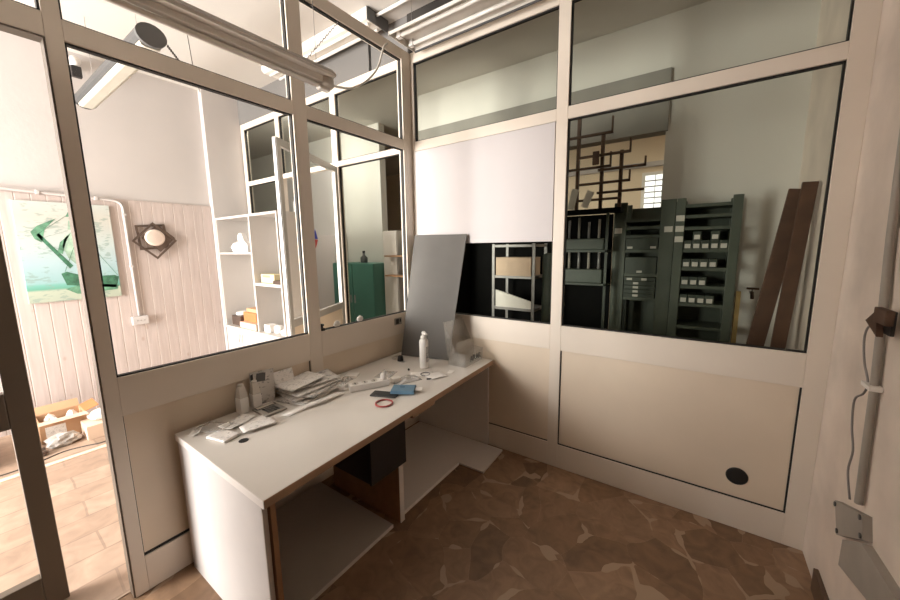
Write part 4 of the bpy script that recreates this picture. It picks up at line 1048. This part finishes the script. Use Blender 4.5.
# prototype box with its label, copied in a loop
def proto_box(w_, h_):
    t = thing('storage_box', (0, 0, 0), 'dark green storage box', 'box', GBX)
    link('box_front', MB().box(-w_/2, w_/2, 0, .20, 0, h_, .002), 'boxg', t)
    link('paper_label', MB().box(-w_*.36, w_*.36, -.003, -.0005, h_*.12, h_*.62), 'label', t)
    return t
pb = proto_box(.052, .066); first = True
rows = [(1.562, 5, 'top row'), (1.422, 4, 'second row'), (1.282, 3, 'third row'), (1.142, 4, 'bottom visible row')]
ords = ['first', 'second', 'third', 'fourth', 'fifth']
xs = [1.962+.0560*k for k in range(5)]
for z, n_, rn in rows:
    for k in range(n_):
        o = pb if first else copy_tree(pb); first = False
        o.location = (xs[k], gy+.012, z+.0005)
        o['label'] = f'{ords[k]} small labelled box from the left, {rn} of the right green shelving'
# upper layer of boxes stacked on the first row
for (k, z) in ((0+1, 1.562+.0675), (3, 1.562+.0675)):
    o = copy_tree(pb); o.location = (xs[k], gy+.012, z+.0005)
    o['label'] = f'small box stacked on the {ords[k]} box, {"top" if z > 1.55 else "second"} row, right green shelving'
# wide drawers of the left unit
def drawer(z0, z1, labs, label):
    t = thing('drawer_box', (1.645, gy, z0), label, 'drawer', 'wide drawers of the left green shelving')
    link('drawer_front', MB().box(1.53, 1.762, gy+.002, gy+.24, z0, z1, .003), 'boxg', t)
    for a in labs: link('paper_label', MB().box(a, a+.040, gy-.0015, gy+.001, z0+.008, z0+.026), 'label', t)
drawer(1.5625, 1.656, (1.54, 1.71), 'wide dark green drawer on the upper shelf of the left green shelving')
drawer(1.363, 1.50, (1.62,), 'wide dark green drawer on the middle shelf of the left green shelving')
for k in range(5):
    drawer(1.1625+k*.0345, 1.1625+k*.0345+.033, (1.60,) if k < 4 else (1.55, 1.66), ['bottom', 'second', 'third', 'fourth', 'top'][k] + ' shallow drawer of the stack in the left green shelving')
# planks leaning on the back room right wall
def plank(b0, b1, w_, th, mm, label, sd=(1, 0, 0)):
    b0, b1 = Vector(b0), Vector(b1); ax = (b1-b0).normalized()
    side = Vector(sd); side = (side - ax*side.dot(ax)).normalized(); nr = ax.cross(side)
    R = Matrix((( nr.x, side.x, ax.x, 0), (nr.y, side.y, ax.y, 0), (nr.z, side.z, ax.z, 0), (0, 0, 0, 1)))
    return single('plank', MB().obb((b0+b1)/2, th, w_, (b1-b0).length, R, .003), mm, label, 'plank', 'planks leaning in the back room')
plank((2.440, .56, .002), (2.550, .60, 1.955), .07, .03, 'wood', 'brown plank nearest the wall corner in the back room')
plank((2.280, .66, .002), (2.518, .70, 1.93), .09, .03, 'wood', 'wide brown plank leaning behind the other plank, nearer the green shelving')
single('batten', MB().box(2.285, 2.315, .95, .985, 0, 1.25), 'ochre', 'short ochre batten standing beside the right green shelving', 'batten')
t = thing('wall_tap', (2.38, 1.25, 1.15), 'small dark tap on the back room wall between shelving and planks', 'tap')
g = MB(); g.tube([(2.40, 1.249, 1.22), (2.40, 1.18, 1.22), (2.40, 1.15, 1.18)], .012, 8); link('spout', g, 'steelbrown', t)
link('handle', MB().box(2.365, 2.44, 1.19, 1.205, 1.245, 1.26).box(2.397, 2.403, 1.19, 1.205, 1.22, 1.245), 'steelbrown', t)

# brown cantilever rack holding lengths
ry = .86
t = thing('cantilever_rack', (1.3, ry, 1.9035), 'brown steel rack with upturned arms standing on the dark stock shelf', 'rack')
ups = [(1.126, 2.67), (1.323, 2.51), (1.470, 2.36)]
for a, z1 in ups: link('upright', MB().box(a-.013, a+.013, ry, ry+.03, 1.9035, z1), 'steelbrown', t)
arms = [(1.05, 1.397, 2.507, .12), (1.14, 1.537, 2.338, .10), (1.04, 1.395, 2.245, .11), (1.297, 1.648, 2.219, .065), (1.15, 1.542, 2.116, .08), (1.297, 1.648, 2.036, .0), (1.10, 1.478, 1.983, 0)]
for a0, a1, z, tip in arms:
    g = MB().box(a0, a1, ry-.025, ry-.002, z-.009, z+.009)
    if tip: g.box(a1-.008, a1+.004, ry-.025, ry-.002, z-.009, z+tip)
    link('arm', g, 'steelbrown', t)
link('clamp', MB().box(1.255, 1.309, ry-.045, ry-.026, 2.26, 2.37, .008), 'steelbrown', t)
# dark stock on it and pale boards
dr = thing('stock_shelf', (1.2, .85, 0), 'dark metal shelf loaded with black stock below the brown rack', 'shelf')
link('frame', MB().box(.945, .965, .78, .80, 0, 1.868).box(1.395, 1.415, .78, .80, 0, 1.868).box(.945, 1.415, .78, .97, 1.545, 1.563).box(.945, 1.415, .78, .97, 1.262, 1.28).box(.945, 1.415, .78, .97, .80, .82), 'boxg', dr)
link('top_board', MB().box(.945, 1.50, .775, .92, 1.868, 1.903), 'blackfill', dr)
link('back_sheet', MB().box(.945, 1.415, .972, .977, .05, 1.867), 'blackfill', dr)  # black sheet added to stand in for the dark behind the stock
GC = 'dark crates of the stock shelf'
single('dark_crate', MB().box(.975, 1.385, .785, .95, 1.5635, 1.66, .008), 'boxg', 'upper dark crate on the stock shelf', 'crate', GC)
single('dark_crate', MB().box(.97, 1.38, .785, .95, 1.2805, 1.40, .008), 'boxg', 'lower dark crate on the stock shelf', 'crate', GC)
for k in range(5):
    single('tube_length', MB().tube([(1.01+.083*k, .83, 1.4005), (1.01+.083*k, .83, 1.543)], .012, 10), 'boxgrey' if k % 2 else 'slot', ['leftmost', 'second', 'middle', 'fourth', 'rightmost'][k] + ' short upright tube on the lower dark crate', 'tube', 'upright tubes on the stock shelf')
    single('tube_length', MB().tube([(1.00+.083*k, .84, 1.6605), (1.00+.083*k, .84, 1.80+.02*(k % 3))], .010, 10), 'slot' if k % 2 else 'boxgrey', ['leftmost', 'second', 'middle', 'fourth', 'rightmost'][k] + ' short upright tube on the upper dark crate', 'tube', 'upright tubes on the stock shelf')
def pale_board(p, w_, h_, rot, label):
    R = Matrix.Rotation(rot, 4, 'Y')
    return single('offcut', MB().obb(p, w_, .012, h_, R), 'label', label, 'offcut', 'pale offcuts on the stock shelf')
pale_board((1.115, .80, 1.995), .055, .17, .22, 'tilted pale offcut at the left on the stock shelf')
pale_board((1.235, .80, 1.985), .055, .14, .38, 'tilted pale offcut at the middle of the stock shelf')

# slotted steel rack seen below the white board
t = thing('steel_rack', (.27, 1.5, 0), 'grey slotted-angle rack seen below the white board', 'rack')
rx0, rx1, ry0 = .0, .51, 1.45
for a in (rx0, rx1):
    for b in (ry0, ry0+.38): link('post', MB().box(a-.018, a+.018, b, b+.004, 0, 1.635).box(a-.018, a-.014, b, b+.03, 0, 1.635), 'slot', t)
for z in (1.61, 1.245, .865): link('shelf', MB().box(rx0-.01, rx1+.01, ry0+.005, ry0+.38, z-.014, z+.014), 'slot', t)
single('white_carton', MB().box(.012+.02, .478, ry0+.01, ry0+.30, 1.2595, 1.475, .004), 'cardp', 'pale cream carton on the upper shelf of the slotted rack', 'carton')
single('white_sheet', MB().prism([(.025, ry0+.02, .8795), (.49, ry0+.02, .8795), (.49, ry0+.02, .96), (.025, ry0+.02, 1.085)], (0, .03, 0)), 'paper', 'white slanted panel on the lower shelf of the slotted rack', 'panel')
single('dark_backdrop', MB().box(-.75, .72, 1.99, 2.01, 0, 1.75), 'blackfill', 'added black backdrop for the dark room behind the slotted rack', 'board')  # black backdrop added to stand in for the unlit room beyond
single('dark_roll', MB().lathe((.66, 1.62, 0), [(.10, 0), (.10, 1.50), (.07, 1.52)], 20), 'boxg', 'tall dark roll standing right of the slotted rack', 'roll')

# green metal cabinet, bottle, white cupboard seen through the pane by the corner
t = thing('metal_cabinet', (-2.3, 1.35, 0), 'green metal cabinet seen through the pane beside the corner', 'cabinet')
link('body', MB().box(-2.74, -1.82, 1.22, 1.60, 0, 1.385, .006), 'teal', t)
for a, b in ((-2.735, -2.285), (-2.275, -1.825)):
    dd = link('cabinet_door', MB().box(a, b, 1.203, 1.219, .05, 1.375, .003), 'teal', t)
    link('handle', MB().box((b-.05) if a < -2.5 else (a+.03), (b-.03) if a < -2.5 else (a+.05), 1.19, 1.203, .78, .90), 'greym', dd)
t = thing('dark_bottle', (-2.22, 1.40, 1.386), 'small dark bottle on the green metal cabinet', 'bottle')
g = MB(); g.lathe((-2.22, 1.40, 1.3865), [(.05, 0), (.055, .01), (.055, .08), (.02, .11), (.018, .15)], 18); link('body', g, 'darkgrey', t)
g = MB(); g.lathe((-2.22, 1.40, 1.537), [(.022, 0), (.022, .03)], 12); link('cap', g, 'black', t)
t = thing('tall_cupboard', (-1.7, 1.5, 0), 'narrow tall white cupboard beside the green metal cabinet', 'cupboard')
link('carcass', MB().box(-1.80, -1.53, 1.42, 1.70, 0, 1.85, .004), 'melamine', t)
link('door', MB().box(-1.796, -1.534, 1.402, 1.418, .06, 1.84, .003), 'melamine', t)
for z in (1.48, 1.20): 
    b_ = single('bracket_shelf', MB().box(-1.66, -1.22, 1.28, 1.40, z, z+.022), 'chip', ['small brown shelf bracket in front of the tall white cupboard, upper', 'small brown shelf bracket in front of the tall white cupboard, lower'][z < 1.3], 'shelf', 'brown bracket shelves')
single('dark_space_block', MB().box(-1.50, -.60, 1.50, 1.90, 0, 1.75, .006), 'blackfill', 'black block standing in for the dark space right of the tall white cupboard', 'cupboard')  # black block put in for the dark open space beyond
t = thing('white_wardrobe', (-3.5, 1.4, 0), 'wide pale cupboard seen through the open door leaf', 'cupboard')
link('carcass', MB().box(-4.05, -2.84, 1.36, 1.60, 0, 1.83, .004), 'melamine', t)
link('door', MB().box(-4.045, -3.45, 1.343, 1.358, .05, 1.82, .003), 'melamine', t); link('door', MB().box(-3.44, -2.845, 1.343, 1.358, .05, 1.82, .003), 'melamine', t)
# small lit window in the back room left wall
w = struct('window_8', MB().box(-4.35, -3.85, 1.585, 1.619, 2.02, 2.07).box(-4.35, -3.85, 1.585, 1.619, 2.50, 2.55).box(-4.35, -4.3, 1.585, 1.619, 2.07, 2.5).box(-3.9, -3.85, 1.585, 1.619, 2.07, 2.5), 'whitem', label='small bright barred window above the wide pale cupboard')
struct('pane', MB().box(-4.3, -3.9, 1.610, 1.615, 2.07, 2.5), 'daylight', w)
struct('bar_grille', MB().box(-4.3, -3.9, 1.592, 1.60, 2.20, 2.215).box(-4.3, -3.9, 1.592, 1.60, 2.35, 2.365).box(-4.11, -4.09, 1.592, 1.60, 2.07, 2.5), 'greym', w)

# ------------------------------------------------------------------ light
def area(name, loc, rot, sx, sy, power, col):
    l = bpy.data.lights.new(name, 'AREA'); l.shape = 'RECTANGLE'; l.size = sx; l.size_y = sy; l.energy = power; l.color = col
    o = bpy.data.objects.new(name, l); COL.objects.link(o); o.location = loc; o.rotation_euler = rot
    return o
# daylight through the shop window of the left room (faces +y)
area('shop_window_daylight', (-1.70, YF-.13, 1.55), (PI/2, 0, 0), 2.1, 2.6, 730, (1, .965, .925))
# added unseen fill brightening the room beyond the back room
area('rear_room_fill', (2.6, 3.3, 3.3), (0, 0, 0), 1.2, 1.2, 30, (1, .90, .76))
# added unseen fill for the back room, close behind the facing partition
area('back_room_fill', (-.8, .42, 3.44), (0, 0, 0), 2.4, .45, 14, (1, .97, .93))
l = bpy.data.lights.new('back_room_side_fill', 'POINT'); l.energy = 40; l.shadow_soft_size = .05; l.color = (1, .96, .9)  # added point fill for the back room, hidden behind the header
o = bpy.data.objects.new('back_room_side_fill', l); COL.objects.link(o); o.location = (-2.7, .20, 3.31)
W = bpy.data.worlds.new('world'); S.world = W; W.use_nodes = True
W.node_tree.nodes['Background'].inputs['Color'].default_value = (1, .96, .92, 1)
W.node_tree.nodes['Background'].inputs['Strength'].default_value = .3

# ------------------------------------------------------------------ camera
cam = bpy.data.cameras.new('camera'); co = bpy.data.objects.new('camera', cam); COL.objects.link(co)
Rm = Matrix(((0.82142211, 0.57016619, -0.01327519), (0.07216439, -0.12699848, -0.98927432), (-0.5657367, 0.81165381, -0.14546505)))
r_, d_, f_ = Vector(Rm[0]), Vector(Rm[1]), Vector(Rm[2])
f_.normalize(); r_ = (r_ - f_*r_.dot(f_)).normalized(); d_ = f_.cross(r_)
rot = Matrix((r_, -d_, -f_)).transposed()
co.matrix_world = Matrix.Translation((2.04480, -2.40641, 1.60)) @ rot.to_4x4()
cam.sensor_width = 36; cam.lens = 36*356.805/900; cam.clip_start = .02; cam.clip_end = 60
S.camera = co

S.cycles.transparent_max_bounces = 32
S.cycles.max_bounces = 12
S.cycles.diffuse_bounces = 6
S.cycles.use_denoising = True
S.cycles.sample_clamp_indirect = 8
S.view_settings.view_transform = 'Standard'
S.view_settings.look = 'None'
S.view_settings.gamma = 1
S.view_settings.exposure = 0.18
